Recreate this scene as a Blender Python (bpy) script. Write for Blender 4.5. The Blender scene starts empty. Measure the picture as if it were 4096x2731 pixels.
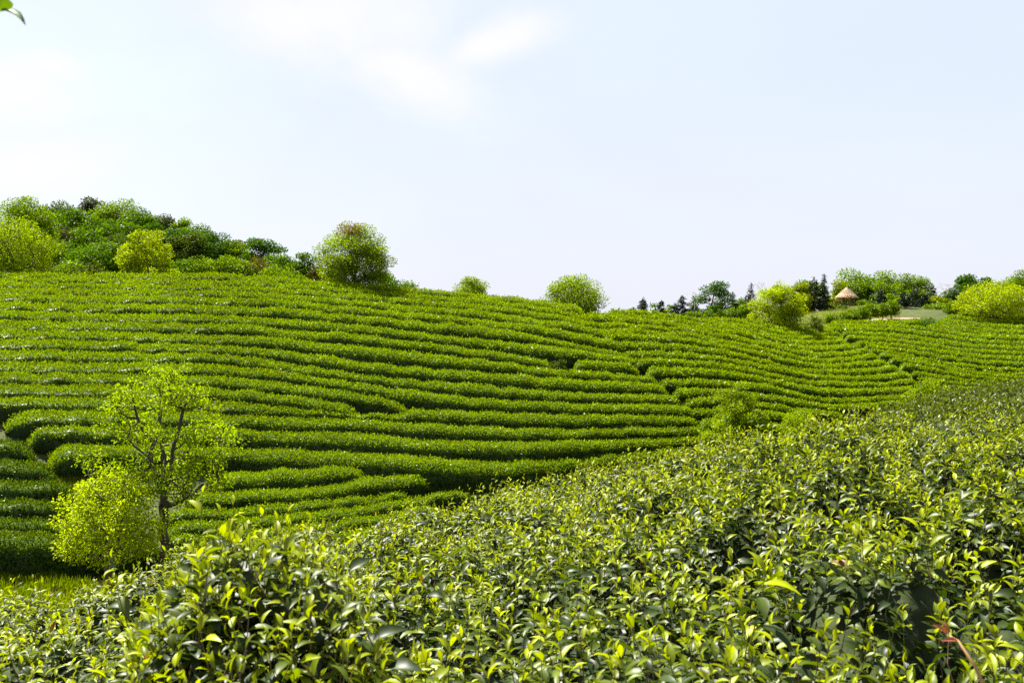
import bpy, math, random
import numpy as np
from mathutils import Vector, Matrix

# ------------------------------------------------------------------ camera, sky, sun
scn = bpy.context.scene
COL = scn.collection
PI = math.pi
SUN_EL, SUN_AZ = math.radians(56), math.radians(-42)      # azimuth: left of straight ahead
LENS = 35.0
F = 1024 * LENS / 36.0                                    # focal length in picture units
CX, CY = 512.0, 341.0

cam_d = bpy.data.cameras.new('camera'); cam = bpy.data.objects.new('camera', cam_d); COL.objects.link(cam)
cam.location = (0, 0, 0); cam.rotation_euler = (PI/2, 0, 0)
cam_d.lens = LENS; cam_d.sensor_width = 36; cam_d.clip_start = 0.05; cam_d.clip_end = 5000
cam_d.dof.use_dof = True; cam_d.dof.focus_distance = 40; cam_d.dof.aperture_fstop = 7.1
scn.camera = cam
scn.view_settings.view_transform = 'Standard'; scn.view_settings.look = 'None'
scn.view_settings.exposure = 2.4; scn.view_settings.gamma = 1
scn.cycles.use_denoising = False
scn.cycles.max_bounces = 8; scn.cycles.transparent_max_bounces = 8

def build_world():
    w = bpy.data.worlds.new('World'); scn.world = w; w.use_nodes = True
    nt = w.node_tree; n = nt.nodes; l = nt.links; n.clear()
    out = n.new('ShaderNodeOutputWorld'); bg = n.new('ShaderNodeBackground')
    sky = n.new('ShaderNodeTexSky'); sky.sky_type = 'NISHITA'; sky.sun_disc = False
    sky.sun_elevation = SUN_EL; sky.sun_rotation = SUN_AZ
    sky.air_density = 1.0; sky.dust_density = 2.0; sky.ozone_density = 1.0
    tc = n.new('ShaderNodeTexCoord'); sep = n.new('ShaderNodeSeparateXYZ'); l.new(tc.outputs['Generated'], sep.inputs[0])
    def math_(op, a, b=None, c=None, clamp=False):
        m = n.new('ShaderNodeMath'); m.operation = op; m.use_clamp = clamp
        for i, v in enumerate((a, b, c)):
            if v is None: continue
            if isinstance(v, (int, float)): m.inputs[i].default_value = v
            else: l.new(v, m.inputs[i])
        return m.outputs[0]
    # sky-plane coordinates of a cloud layer: x/y and z/y of the view direction
    yy = math_('MAXIMUM', sep.outputs['Y'], 0.05)
    u = math_('DIVIDE', sep.outputs['X'], yy); v = math_('DIVIDE', sep.outputs['Z'], yy)
    def blob(cu, cv, ru, rv, rot):
        du = math_('SUBTRACT', u, cu); dv = math_('SUBTRACT', v, cv)
        c, s = math.cos(rot), math.sin(rot)
        a = math_('ADD', math_('MULTIPLY', du, c/ru), math_('MULTIPLY', dv, s/ru))
        b = math_('SUBTRACT', math_('MULTIPLY', dv, c/rv), math_('MULTIPLY', du, s/rv))
        r = math_('SQRT', math_('ADD', math_('MULTIPLY', a, a), math_('MULTIPLY', b, b)))
        return math_('SUBTRACT', 1.0, r)
    def nz(scale, detail, rough, off):
        mp = n.new('ShaderNodeMapping'); mp.inputs['Location'].default_value = off
        mp.inputs['Scale'].default_value = (1, 1, 1.7)
        l.new(tc.outputs['Generated'], mp.inputs['Vector'])
        t = n.new('ShaderNodeTexNoise'); t.inputs['Scale'].default_value = scale
        t.inputs['Detail'].default_value = detail; t.inputs['Roughness'].default_value = rough
        t.inputs['Distortion'].default_value = 0.3
        l.new(mp.outputs[0], t.inputs['Vector']); return t.outputs['Fac']
    n1 = nz(4.0, 9, 0.66, (1.3, .2, .7)); n2 = nz(2.2, 5, 0.55, (4.0, 2.0, .1))
    def pxy(px, py): return (px-CX)/F, (CY-py)/F
    cs = []
    for (px, py, rx, ry, rot) in ((325, 20, 150, 62, -.25), (410, 75, 130, 45, -.45), (490, 45, 70, 26, .35),
                                  (10, 90, 85, 50, -.2), (50, 65, 45, 22, -.3), (20, 170, 110, 45, .1)):
        cu, cv = pxy(px, py); cs.append(blob(cu, cv, rx/F, ry/F, rot))
    m = cs[0]
    for c in cs[1:]: m = math_('MAXIMUM', m, c)
    m = math_('MAXIMUM', m, -1.2)
    d = math_('ADD', m, math_('MULTIPLY', math_('SUBTRACT', n1, 0.5), 2.4))
    mr = n.new('ShaderNodeMapRange'); mr.interpolation_type = 'SMOOTHSTEP'
    mr.inputs['From Min'].default_value = -0.25; mr.inputs['From Max'].default_value = 1.05
    l.new(d, mr.inputs['Value'])
    cloud = math_('MULTIPLY', mr.outputs[0], 0.95, clamp=True)
    veil = n.new('ShaderNodeMapRange'); veil.inputs['From Min'].default_value = 0.35; veil.inputs['From Max'].default_value = 0.75
    veil.inputs['To Min'].default_value = 0.90; veil.inputs['To Max'].default_value = 0.96
    l.new(n2, veil.inputs['Value'])
    mx = n.new('ShaderNodeMix'); mx.data_type = 'RGBA'
    l.new(veil.outputs[0], mx.inputs['Factor']); l.new(sky.outputs[0], mx.inputs['A'])
    mx.inputs['B'].default_value = (1.40, 1.51, 1.80, 1)
    # thin haze brightens towards the horizon
    hz = n.new('ShaderNodeMapRange'); hz.inputs['From Min'].default_value = 0.0; hz.inputs['From Max'].default_value = 0.26
    hz.inputs['To Min'].default_value = 0.75; hz.inputs['To Max'].default_value = 0.0
    l.new(v, hz.inputs['Value'])
    mh = n.new('ShaderNodeMix'); mh.data_type = 'RGBA'; l.new(hz.outputs[0], mh.inputs['Factor'])
    l.new(mx.outputs['Result'], mh.inputs['A']); mh.inputs['B'].default_value = (1.64, 1.64, 1.80, 1)
    m2 = n.new('ShaderNodeMix'); m2.data_type = 'RGBA'
    l.new(cloud, m2.inputs['Factor']); l.new(mh.outputs['Result'], m2.inputs['A'])
    m2.inputs['B'].default_value = (1.90, 1.90, 1.93, 1)
    l.new(m2.outputs['Result'], bg.inputs['Color']); bg.inputs['Strength'].default_value = 0.1
    l.new(bg.outputs[0], out.inputs[0])
build_world()

sd = bpy.data.lights.new('sun', 'SUN'); sun = bpy.data.objects.new('sun', sd); COL.objects.link(sun)
sd.energy = 4.8; sd.angle = math.radians(0.53); sd.color = (1.0, 0.95, 0.86)
sun_dir = Vector((math.sin(SUN_AZ)*math.cos(SUN_EL), math.cos(SUN_AZ)*math.cos(SUN_EL), math.sin(SUN_EL)))
sun.rotation_euler = sun_dir.to_track_quat('Z', 'Y').to_euler()

# ------------------------------------------------------------------ small tools
DENS = 1.0
def tag(o, label=None, cat=None, group=None, kind=None):
    if label: o['label'] = label
    if cat: o['category'] = cat
    if group: o['group'] = group
    if kind: o['kind'] = kind
    return o
def P(px, py, D):
    return np.array([(px-CX)/F*D, D, (CY-py)/F*D])
def empty(name, loc):
    o = bpy.data.objects.new(name, None); COL.objects.link(o); o.location = tuple(loc); o.empty_display_size = .2
    return o

class MB:
    """collects vertices, faces, vertex colours and material slots of ONE mesh"""
    def __init__(s): s.v = []; s.f3 = []; s.f4 = []; s.c = []; s.n = 0; s.m3 = []; s.m4 = []
    def add(s, v, f, col, mat=0):
        v = np.asarray(v, float).reshape(-1, 3); f = np.asarray(f, np.int64)
        if len(v) == 0 or len(f) == 0: return
        col = np.asarray(col, float)
        if col.ndim == 1: col = np.tile(col[:3], (len(v), 1))
        s.v.append(v); s.c.append(col[:, :3])
        if f.shape[1] == 3: s.f3.append(f + s.n); s.m3.append(np.full(len(f), mat))
        else: s.f4.append(f + s.n); s.m4.append(np.full(len(f), mat))
        s.n += len(v)
    def build(s, name, mats, parent=None, smooth=True, loc=(0, 0, 0)):
        v = np.concatenate(s.v); c = np.concatenate(s.c)
        f3 = np.concatenate(s.f3) if s.f3 else np.zeros((0, 3), np.int64)
        f4 = np.concatenate(s.f4) if s.f4 else np.zeros((0, 4), np.int64)
        me = bpy.data.meshes.new(name)
        me.vertices.add(len(v)); me.vertices.foreach_set('co', (v - np.asarray(loc)).astype(np.float32).ravel())
        idx = np.concatenate([f3.ravel(), f4.ravel()]).astype(np.int32)
        me.loops.add(len(idx)); me.loops.foreach_set('vertex_index', idx)
        starts = np.concatenate([np.arange(len(f3))*3, len(f3)*3 + np.arange(len(f4))*4]).astype(np.int32)
        me.polygons.add(len(starts)); me.polygons.foreach_set('loop_start', starts)
        if not isinstance(mats, (list, tuple)): mats = [mats]
        for m in mats: me.materials.append(m)
        mi = np.concatenate([np.concatenate(s.m3) if s.m3 else np.zeros(0), np.concatenate(s.m4) if s.m4 else np.zeros(0)]).astype(np.int32)
        me.polygons.foreach_set('material_index', mi)
        me.polygons.foreach_set('use_smooth', np.full(len(starts), smooth))
        a = me.color_attributes.new('Col', 'FLOAT_COLOR', 'POINT')
        a.data.foreach_set('color', np.concatenate([c, np.ones((len(c), 1))], 1).astype(np.float32).ravel())
        me.update(calc_edges=True); me.validate()
        o = bpy.data.objects.new(name, me); COL.objects.link(o)
        if parent is not None: o.parent = parent
        o.location = tuple(loc)
        return o

def norm(a): return a / np.maximum(np.linalg.norm(a, axis=-1, keepdims=True), 1e-9)

# leaf templates: along (x 0..1), across (y -.5...5), lift z
def leaf_template(lod):
    if lod == 0:
        st = [(.0, .0, 0), (.14, .52, .03), (.35, .95, .05), (.58, .92, .04), (.8, .52, -.01), (1., .0, -.09)]
    elif lod == 1:
        st = [(.0, .0, 0), (.3, .95, .05), (.68, .8, .03), (1., .0, -.07)]
    else:
        v = np.array([[0, 0, 0], [.45, -.5, .0], [1, 0, -.04], [.45, .5, .0]])
        return v, np.zeros((0, 3), int), np.array([[0, 1, 2, 3]]), np.array([0, 1, 0, 1.])
    v = [(st[0][0], 0, st[0][2])]; mid = [1.]
    for x, w, z in st[1:-1]:
        v += [(x, -.5*w, z+.10*w), (x, 0, z), (x, .5*w, z+.10*w)]; mid += [0, 1, 0]
    v.append((1., 0, st[-1][2])); mid.append(1.)
    f3 = [(0, 2, 1), (0, 3, 2)]; f4 = []
    k = len(st)-2
    for i in range(k-1):
        a = 1+3*i; b = a+3
        f4 += [(a, a+1, b+1, b), (a+1, a+2, b+2, b+1)]
    a = 1+3*(k-1); t = len(v)-1
    f3 += [(a, a+1, t), (a+1, a+2, t)]
    return np.array(v, float), np.array(f3), np.array(f4).reshape(-1, 4), np.array(mid)
LT = [leaf_template(i) for i in range(3)]

def add_leaves(mb, pos, d, nrm, L, W, col, lod, mat=0, curl=None):
    tv, t3, t4, mid = LT[lod]
    d = norm(d); side = norm(np.cross(nrm, d)); up = np.cross(d, side)
    N = len(pos)
    x = tv[None, :, 0]*L[:, None]; y = tv[None, :, 1]*W[:, None]; z = tv[None, :, 2]*L[:, None]
    if curl is not None: z = z - curl[:, None]*L[:, None]*tv[None, :, 0]**2
    v = pos[:, None, :] + x[..., None]*d[:, None, :] + y[..., None]*side[:, None, :] + z[..., None]*up[:, None, :]
    nv = len(tv); off = (np.arange(N)*nv)[:, None, None]
    c = np.repeat(col, nv, 0)
    if lod < 2: c = c*(1 + .22*np.tile(mid, N))[:, None]
    base = mb.n
    vv = v.reshape(-1, 3)
    mb.v.append(vv); mb.c.append(c); 
    if len(t3): f = (t3[None]+off).reshape(-1, 3)+base; mb.f3.append(f); mb.m3.append(np.full(len(f), mat))
    if len(t4): f = (t4[None]+off).reshape(-1, 4)+base; mb.f4.append(f); mb.m4.append(np.full(len(f), mat))
    mb.n += len(vv)

def add_tubes(mb, p0, p1, r0, r1, col, sides=5, mat=0):
    p0 = np.asarray(p0, float); p1 = np.asarray(p1, float); N = len(p0)
    if N == 0: return
    d = norm(p1-p0); ref = np.where(np.abs(d[:, 2:3]) > .9, np.array([[1., 0, 0]]), np.array([[0, 0, 1.]]))
    a = norm(np.cross(d, ref)); b = np.cross(d, a)
    th = np.arange(sides)*2*PI/sides; ring = np.cos(th)[None, :, None]*a[:, None]+np.sin(th)[None, :, None]*b[:, None]
    v = np.concatenate([p0[:, None]+ring*np.asarray(r0)[:, None, None], p1[:, None]+ring*np.asarray(r1)[:, None, None]], 1)
    i = np.arange(sides); j = (i+1) % sides
    f = np.stack([i, j, j+sides, i+sides], 1)
    f = (f[None]+(np.arange(N)*2*sides)[:, None, None]).reshape(-1, 4)
    col = np.asarray(col, float)
    if col.ndim == 2: col = np.repeat(col, 2*sides, 0)
    mb.add(v.reshape(-1, 3), f, col, mat)

def add_path(mb, pts, radii, col, sides=8, mat=0, cap=True):
    """one continuous tube along a polyline"""
    pts = np.asarray(pts, float); radii = np.asarray(radii, float); n = len(pts)
    t = norm(np.gradient(pts, axis=0)); rings = []
    ref = np.array([0, 0, 1.]) if abs(t[0][2]) < .9 else np.array([1., 0, 0])
    a = norm(np.cross(t[0], ref))
    th = np.arange(sides)*2*PI/sides
    for i in range(n):
        a = norm(a - t[i]*np.dot(a, t[i])); b = np.cross(t[i], a)
        rings.append(pts[i]+radii[i]*(np.cos(th)[:, None]*a+np.sin(th)[:, None]*b))
    v = np.concatenate(rings); f = []
    i = np.arange(sides); j = (i+1) % sides
    for k in range(n-1): f.append(np.stack([i, j, j+sides, i+sides], 1)+k*sides)
    f = np.concatenate(f)
    mb.add(v, f, col, mat)
    if cap:
        for ring, c in ((rings[0], pts[0]), (rings[-1], pts[-1])):
            mb.add(np.concatenate([ring, c[None]]), np.stack([i, j, np.full(sides, sides)], 1), col, mat)

def add_rev(mb, prof, center, col, sides=16, mat=0, sx=1, sy=1):
    prof = np.asarray(prof, float); th = np.arange(sides)*2*PI/sides
    v = np.stack([prof[:, 0:1]*np.cos(th)*sx, prof[:, 0:1]*np.sin(th)*sy, np.repeat(prof[:, 1:2], sides, 1)], -1).reshape(-1, 3)+np.asarray(center)
    i = np.arange(sides); j = (i+1) % sides
    f = np.concatenate([np.stack([i, j, j+sides, i+sides], 1)+k*sides for k in range(len(prof)-1)])
    mb.add(v, f, col, mat)

def wob(x, y, seed, wl, octs=3):
    r = np.random.RandomState(seed); s = 0*x; amp = 1.
    for o in range(octs):
        for k in range(4):
            a = r.rand()*2*PI; p = r.rand()*2*PI; f = 2*PI/wl*(2**o)*(.7+.6*r.rand())
            s = s+amp*np.sin((x*np.cos(a)+y*np.sin(a))*f+p)*.5
        amp *= .5
    return s/1.6

# ------------------------------------------------------------------ materials
def new_mat(name):
    m = bpy.data.materials.new(name); m.use_nodes = True; nt = m.node_tree; nt.nodes.clear()
    return m, nt.nodes, nt.links
def leaf_mat(name, trans=.35, rough=.45, spec=.5, tcol=(1.25, 1.2, .45), patch=0.0, pscale=.3):
    m, n, l = new_mat(name)
    out = n.new('ShaderNodeOutputMaterial'); pb = n.new('ShaderNodeBsdfDiffuse'); tr = n.new('ShaderNodeBsdfTranslucent'); gl = n.new('ShaderNodeBsdfGlossy')
    at = n.new('ShaderNodeAttribute'); at.attribute_name = 'Col'
    src = at.outputs['Color']
    if patch > 0:
        tc = n.new('ShaderNodeTexCoord'); nz = n.new('ShaderNodeTexNoise'); nz.inputs['Scale'].default_value = pscale
        nz.inputs['Detail'].default_value = 4
        l.new(tc.outputs['Object'], nz.inputs['Vector'])
        mr = n.new('ShaderNodeMapRange'); mr.inputs['From Min'].default_value = .3; mr.inputs['From Max'].default_value = .7
        mr.inputs['To Min'].default_value = 1-patch; mr.inputs['To Max'].default_value = 1+patch
        l.new(nz.outputs['Fac'], mr.inputs['Value'])
        hs = n.new('ShaderNodeHueSaturation'); l.new(src, hs.inputs['Color']); l.new(mr.outputs[0], hs.inputs['Value'])
        src = hs.outputs[0]
    l.new(src, pb.inputs['Color']); gl.inputs['Roughness'].default_value = rough; gl.inputs['Color'].default_value = (1, 1, 1, 1)
    mg = n.new('ShaderNodeMixShader'); mg.inputs[0].default_value = spec
    mu = n.new('ShaderNodeMix'); mu.data_type = 'RGBA'; mu.blend_type = 'MULTIPLY'; mu.inputs['Factor'].default_value = 1
    l.new(src, mu.inputs['A']); mu.inputs['B'].default_value = (*tcol, 1); l.new(mu.outputs['Result'], tr.inputs['Color'])
    mx = n.new('ShaderNodeMixShader'); mx.inputs[0].default_value = trans
    l.new(pb.outputs[0], mx.inputs[1]); l.new(tr.outputs[0], mx.inputs[2])
    l.new(mx.outputs[0], mg.inputs[1]); l.new(gl.outputs[0], mg.inputs[2]); l.new(mg.outputs[0], out.inputs[0])
    return m
def plain_mat(name, c1, c2, scale=8, rough=.8, bump=.3, spec=.3, stretch=(1, 1, 1), metallic=0):
    m, n, l = new_mat(name)
    out = n.new('ShaderNodeOutputMaterial'); pb = n.new('ShaderNodeBsdfPrincipled')
    tc = n.new('ShaderNodeTexCoord'); mp = n.new('ShaderNodeMapping'); mp.inputs['Scale'].default_value = stretch
    nz = n.new('ShaderNodeTexNoise'); nz.inputs['Scale'].default_value = scale; nz.inputs['Detail'].default_value = 6
    l.new(tc.outputs['Object'], mp.inputs[0]); l.new(mp.outputs[0], nz.inputs['Vector'])
    cr = n.new('ShaderNodeValToRGB'); cr.color_ramp.elements[0].color = (*c1, 1); cr.color_ramp.elements[1].color = (*c2, 1)
    cr.color_ramp.elements[0].position = .32; cr.color_ramp.elements[1].position = .68
    l.new(nz.outputs['Fac'], cr.inputs[0]); l.new(cr.outputs[0], pb.inputs['Base Color'])
    bp = n.new('ShaderNodeBump'); bp.inputs['Strength'].default_value = bump; bp.inputs['Distance'].default_value = .05
    l.new(nz.outputs['Fac'], bp.inputs['Height']); l.new(bp.outputs[0], pb.inputs['Normal'])
    pb.inputs['Roughness'].default_value = rough; pb.inputs['Specular IOR Level'].default_value = spec
    pb.inputs['Metallic'].default_value = metallic
    l.new(pb.outputs[0], out.inputs[0]); return m

M = {}
M['tea_far'] = leaf_mat('tea_leaf_far', .34, .3, .004, (1.15, 1.15, .1), .14, .25)
M['tea_near'] = leaf_mat('tea_leaf_near', .38, .42, .012, (1.2, 1.2, .1))
M['tree_leaf'] = leaf_mat('tree_leaf', .5, .35, .005, (1.25, 1.25, .1), .12, .5)
M['needle'] = leaf_mat('needle_leaf', .15, .4, .015, (1.1, 1.2, .6))
M['twig'] = plain_mat('interior_shade', (.012, .018, .006), (.03, .04, .012), 9, .9, .5, .1)  # near-black fill below the near leaves, shade put into its colour
M['bark'] = plain_mat('bark', (.055, .04, .028), (.13, .10, .075), 14, .9, .8, .2, (1, 1, .25))
M['stem'] = leaf_mat('stem', .05, .5, .02, (1, 1, 1))
M['soil'] = plain_mat('soil', (.11, .055, .026), (.22, .125, .065), 3, .95, .6, .1)
M['ground'] = plain_mat('ground_cover', (.022, .035, .006), (.055, .06, .016), 1.2, .95, .6, .1)
M['thatch'] = plain_mat('thatch', (.22, .15, .09), (.38, .28, .18), 11, .95, .9, .1, (3, 3, .6))
M['wood'] = plain_mat('post_wood', (.16, .10, .07), (.34, .24, .18), 10, .8, .4, .2, (1, 1, .2))
M['red_wood'] = plain_mat('red_wood', (.14, .05, .03), (.25, .10, .06), 10, .8, .4, .2, (1, 1, .2))
M['white'] = plain_mat('white_paint', (.72, .72, .72), (.82, .82, .8), 12, .5, .1)
M['plastic'] = None

# ------------------------------------------------------------------ the lie of the land
cols_px = np.array([-120, 0, 100, 250, 400, 550, 700, 800, 900, 1024, 1140.])
cols = [
 [(640, 25.5), (580, 30), (480, 37), (400, 43), (330, 50), (277, 58)],
 [(640, 26), (580, 31), (480, 38), (400, 44), (330, 51), (276, 60)],
 [(640, 27), (568, 33), (480, 39), (400, 45), (330, 53), (275, 63)],
 [(640, 28.5), (560, 35), (470, 42), (400, 47), (330, 55), (276, 65)],
 [(600, 34), (528, 40), (470, 45), (400, 51), (345, 57), (291, 67)],
 [(600, 38), (510, 46), (460, 49), (400, 55), (345, 63), (305, 74)],
 [(560, 46), (470, 56), (430, 60), (380, 68), (345, 78), (321, 90)],
 [(520, 58), (440, 69), (400, 76), (360, 88), (335, 101), (316, 128)],
 [(500, 70), (420, 83), (370, 96), (335, 113), (322, 126), (303, 160)],
 [(480, 84), (400, 96), (370, 104), (340, 116), (320, 132), (306, 155)],
 [(480, 86), (400, 98), (370, 106), (340, 118), (320, 134), (306, 155)]]
def interp_ext(x, xp, fp):
    y = np.interp(x, xp, fp)
    lo = fp[0]+(x-xp[0])*(fp[1]-fp[0])/(xp[1]-xp[0]); hi = fp[-1]+(x-xp[-1])*(fp[-1]-fp[-2])/(xp[-1]-xp[-2])
    return np.where(x < xp[0], lo, np.where(x > xp[-1], hi, y))
def col_D(i, y):
    a = np.array(cols[i][::-1], float)               # y ascending
    return 1/np.clip(interp_ext(y, a[:, 0], 1/a[:, 1]), 1/400., 1/5.)
def Dh(px, y):
    """distance of the opposite hillside seen at picture position (px, y)"""
    px = np.clip(np.asarray(px, float), cols_px[0], cols_px[-1]); y = np.asarray(y, float)
    px, y = np.broadcast_arrays(px, y)
    allD = np.stack([np.log(col_D(i, y)) for i in range(len(cols))])
    m = np.zeros_like(allD)
    dx = np.diff(cols_px); dl = np.diff(allD, axis=0)/dx.reshape(-1, *([1]*y.ndim))
    m[1:-1] = .5*(dl[1:]+dl[:-1]); m[0] = dl[0]; m[-1] = dl[-1]
    k = np.clip(np.searchsorted(cols_px, px)-1, 0, len(cols)-2)
    h = dx[k]; t = (px-cols_px[k])/h
    g = lambda A, q: np.take_along_axis(A, q[None], 0)[0]
    return np.exp((2*t**3-3*t**2+1)*g(allD, k)+(t**3-2*t**2+t)*h*g(m, k)+(-2*t**3+3*t**2)*g(allD, k+1)+(t**3-t**2)*h*g(m, k+1))
CREST = np.array([(-120, 277), (0, 276), (60, 275), (150, 276), (230, 275), (300, 279), (350, 285), (400, 291), (450, 294), (500, 299),
  (550, 305), (600, 309), (630, 312), (660, 317), (700, 321), (740, 321), (780, 317), (810, 312), (840, 306), (870, 304), (900, 304), (950, 305), (1024, 306), (1140, 306)], float)
def crest(px): return np.interp(px, CREST[:, 0], CREST[:, 1])
WOODY = np.array([(-120, 226), (0, 228), (50, 230), (120, 236), (200, 247), (260, 262), (310, 278), (350, 288), (400, 296)], float)
# foreground slope: canopy edge in the picture, its distance, and the distance at the lower frame edge
FE = np.array([(-150, 592, 9), (0, 592, 8.8), (65, 597, 9), (110, 582, 9.2), (150, 567, 9.4), (200, 556, 9.8), (270, 546, 10.5), (340, 536, 11.5), (380, 530, 12), (435, 515, 13),
  (522, 489, 14), (610, 467, 14), (697, 449, 13), (740, 438, 12.5), (784, 433, 12), (849, 417, 13), (892, 407, 20), (930, 399, 25), (980, 388, 30), (1024, 382, 34), (1150, 377, 40)], float)
FB = np.array([(-150, 5.2), (0, 5.0), (150, 4.2), (300, 3.7), (512, 3.6), (800, 3.2), (1024, 3.0), (1150, 3.0)], float)
def fg_edge(px): return np.interp(px, FE[:, 0], FE[:, 1]), np.interp(px, FE[:, 0], FE[:, 2])
def fg_y(px, D):
    ye, De = fg_edge(px); Db = np.interp(px, FB[:, 0], FB[:, 1])
    t = (1/D-1/Db)/(1/De-1/Db)
    return 682-t*(682-ye)
def fg_z(px, D):
    ye, De = fg_edge(px)
    Dc = np.minimum(D, De)
    z = (CY-fg_y(px, Dc))/F*Dc
    over = np.maximum(D-De, 0)
    return z-.16*over-.045*over**2+.0*D

GPX = np.arange(-300, 1325, 8.0)
GD = np.concatenate([np.arange(.6, 20, .5), np.arange(20, 180, 1.2), np.geomspace(180, 1200, 30)])
GZ = np.zeros((len(GPX), len(GD)))
for i, px in enumerate(GPX):
    p = np.clip(px, -120, 1140)
    yc = crest(p); ye, De = fg_edge(p)
    ylow = min(650, ye+45) if p > 330 else 640
    if p > 880: ylow = ye+25
    ys = np.linspace(ylow, yc, 60); Ds = Dh(np.full(60, p), ys); zs = (CY-ys)/F*Ds-(.5 if p < 770 else np.interp(ys, [np.interp(p, [770, 850, 910, 960, 1024], [318, 321, 320, 311, 307])+k for k in (-3, 2)], [.03, .5]))
    Dn = np.linspace(.6, De+5, 30); zn = fg_z(np.full(30, p), Dn)-.85
    zn = np.maximum(zn, zs[0]-1.0)
    Dc, zc = Ds[-1], zs[-1]
    if p < 400:
        yw = np.interp(p, WOODY[:, 0], WOODY[:, 1])
        far = [(Dc+6, zc-.3), (Dc+14, zc+.5), (118, (CY-yw)/F*118-2.6), (150, (CY-yw)/F*118-6), (300, -12), (1300, -30)]
    elif p < 660:
        far = [(Dc+8, zc-.8), (Dc+25, zc-4), (160, -6), (400, -14), (1300, -40)]
    else:
        far = [(Dc+10, zc-.1), (Dc+45, zc-1), (Dc+120, zc-8), (1300, -40)]
    fd = np.array(far); keep = Dn < Ds[0]-2
    kd = np.concatenate([Dn[keep], Ds, fd[:, 0]]); kz = np.concatenate([zn[keep], zs, fd[:, 1]])
    GZ[i] = np.interp(GD, kd, kz)
# soften creases across and along
for _ in range(2):
    g = GZ.copy(); g[:, 1:-1] = .25*GZ[:, :-2]+.5*GZ[:, 1:-1]+.25*GZ[:, 2:]; GZ = g
g = GZ.copy(); g[1:-1] = .25*GZ[:-2]+.5*GZ[1:-1]+.25*GZ[2:]; GZ = g
def zg(px, D):
    px = np.asarray(px, float); D = np.asarray(D, float)
    fi = np.clip((px-GPX[0])/8.0, 0, len(GPX)-1.001); i = fi.astype(int); fi = fi-i
    fj = np.clip(np.interp(D, GD, np.arange(len(GD))), 0, len(GD)-1.001); j = fj.astype(int); fj = fj-j
    return (GZ[i, j]*(1-fi)*(1-fj)+GZ[i+1, j]*fi*(1-fj)+GZ[i, j+1]*(1-fi)*fj+GZ[i+1, j+1]*fi*fj)

def build_ground():
    mb = MB()
    X = (GPX[:, None]-CX)/F*GD[None]; Y = np.broadcast_to(GD[None], X.shape)
    v = np.stack([X, Y, GZ], -1).reshape(-1, 3)
    ni, nj = GZ.shape; I, J = np.meshgrid(np.arange(ni-1), np.arange(nj-1), indexing='ij')
    a = (I*nj+J).ravel(); f = np.stack([a, a+nj, a+nj+1, a+1], 1)
    mb.add(v, f, (.05, .06, .02))
    # flanks to the left and right of the modelled sector, and the bank behind the viewer
    for side, i in ((-1, 0), (1, ni-1)):
        e = np.stack([X[i], GD, GZ[i]], 1)
        o = e.copy(); o[:, 0] = side*(np.abs(e[:, 0])+400); o[:, 2] = e[:, 2]-4
        vv = np.concatenate([e, o]); k = np.arange(nj-1)
        ff = np.stack([k, k+1, k+1+nj, k+nj], 1) if side < 0 else np.stack([k+nj, k+nj+1, k+1, k], 1)
        mb.add(vv, ff, (.05, .06, .02))
    y0 = GD[0]; z0 = GZ[:, 0].mean()
    mb.add([(-400, y0, z0-.01), (400, y0, z0-.01), (400, -200, z0+.4), (-400, -200, z0+.4)], [(3, 2, 1, 0)], (.05, .06, .02))
    o = mb.build('ground', M['ground']); tag(o, kind='structure')
build_ground()

# ------------------------------------------------------------------ tea rows on the opposite hillside
def crop(ox, oy, s, pts): return [((ox+s*x)/4, (oy+s*y)/4) for x, y in pts]
def full(pts): return [(x/4, y/4) for x, y in pts]
def line(pts):
    a = np.array(sorted(pts), float)
    return a
def ev(a, px):
    # softened polyline
    k = np.array([-12, -8, -4, 0, 4, 8, 12.]); w = np.exp(-(k/7)**2); w /= w.sum()
    return sum(wi*interp_ext(px+ki, a[:, 0], a[:, 1]) if len(a) > 1 else a[0, 1] for ki, wi in zip(k, w))

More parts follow.
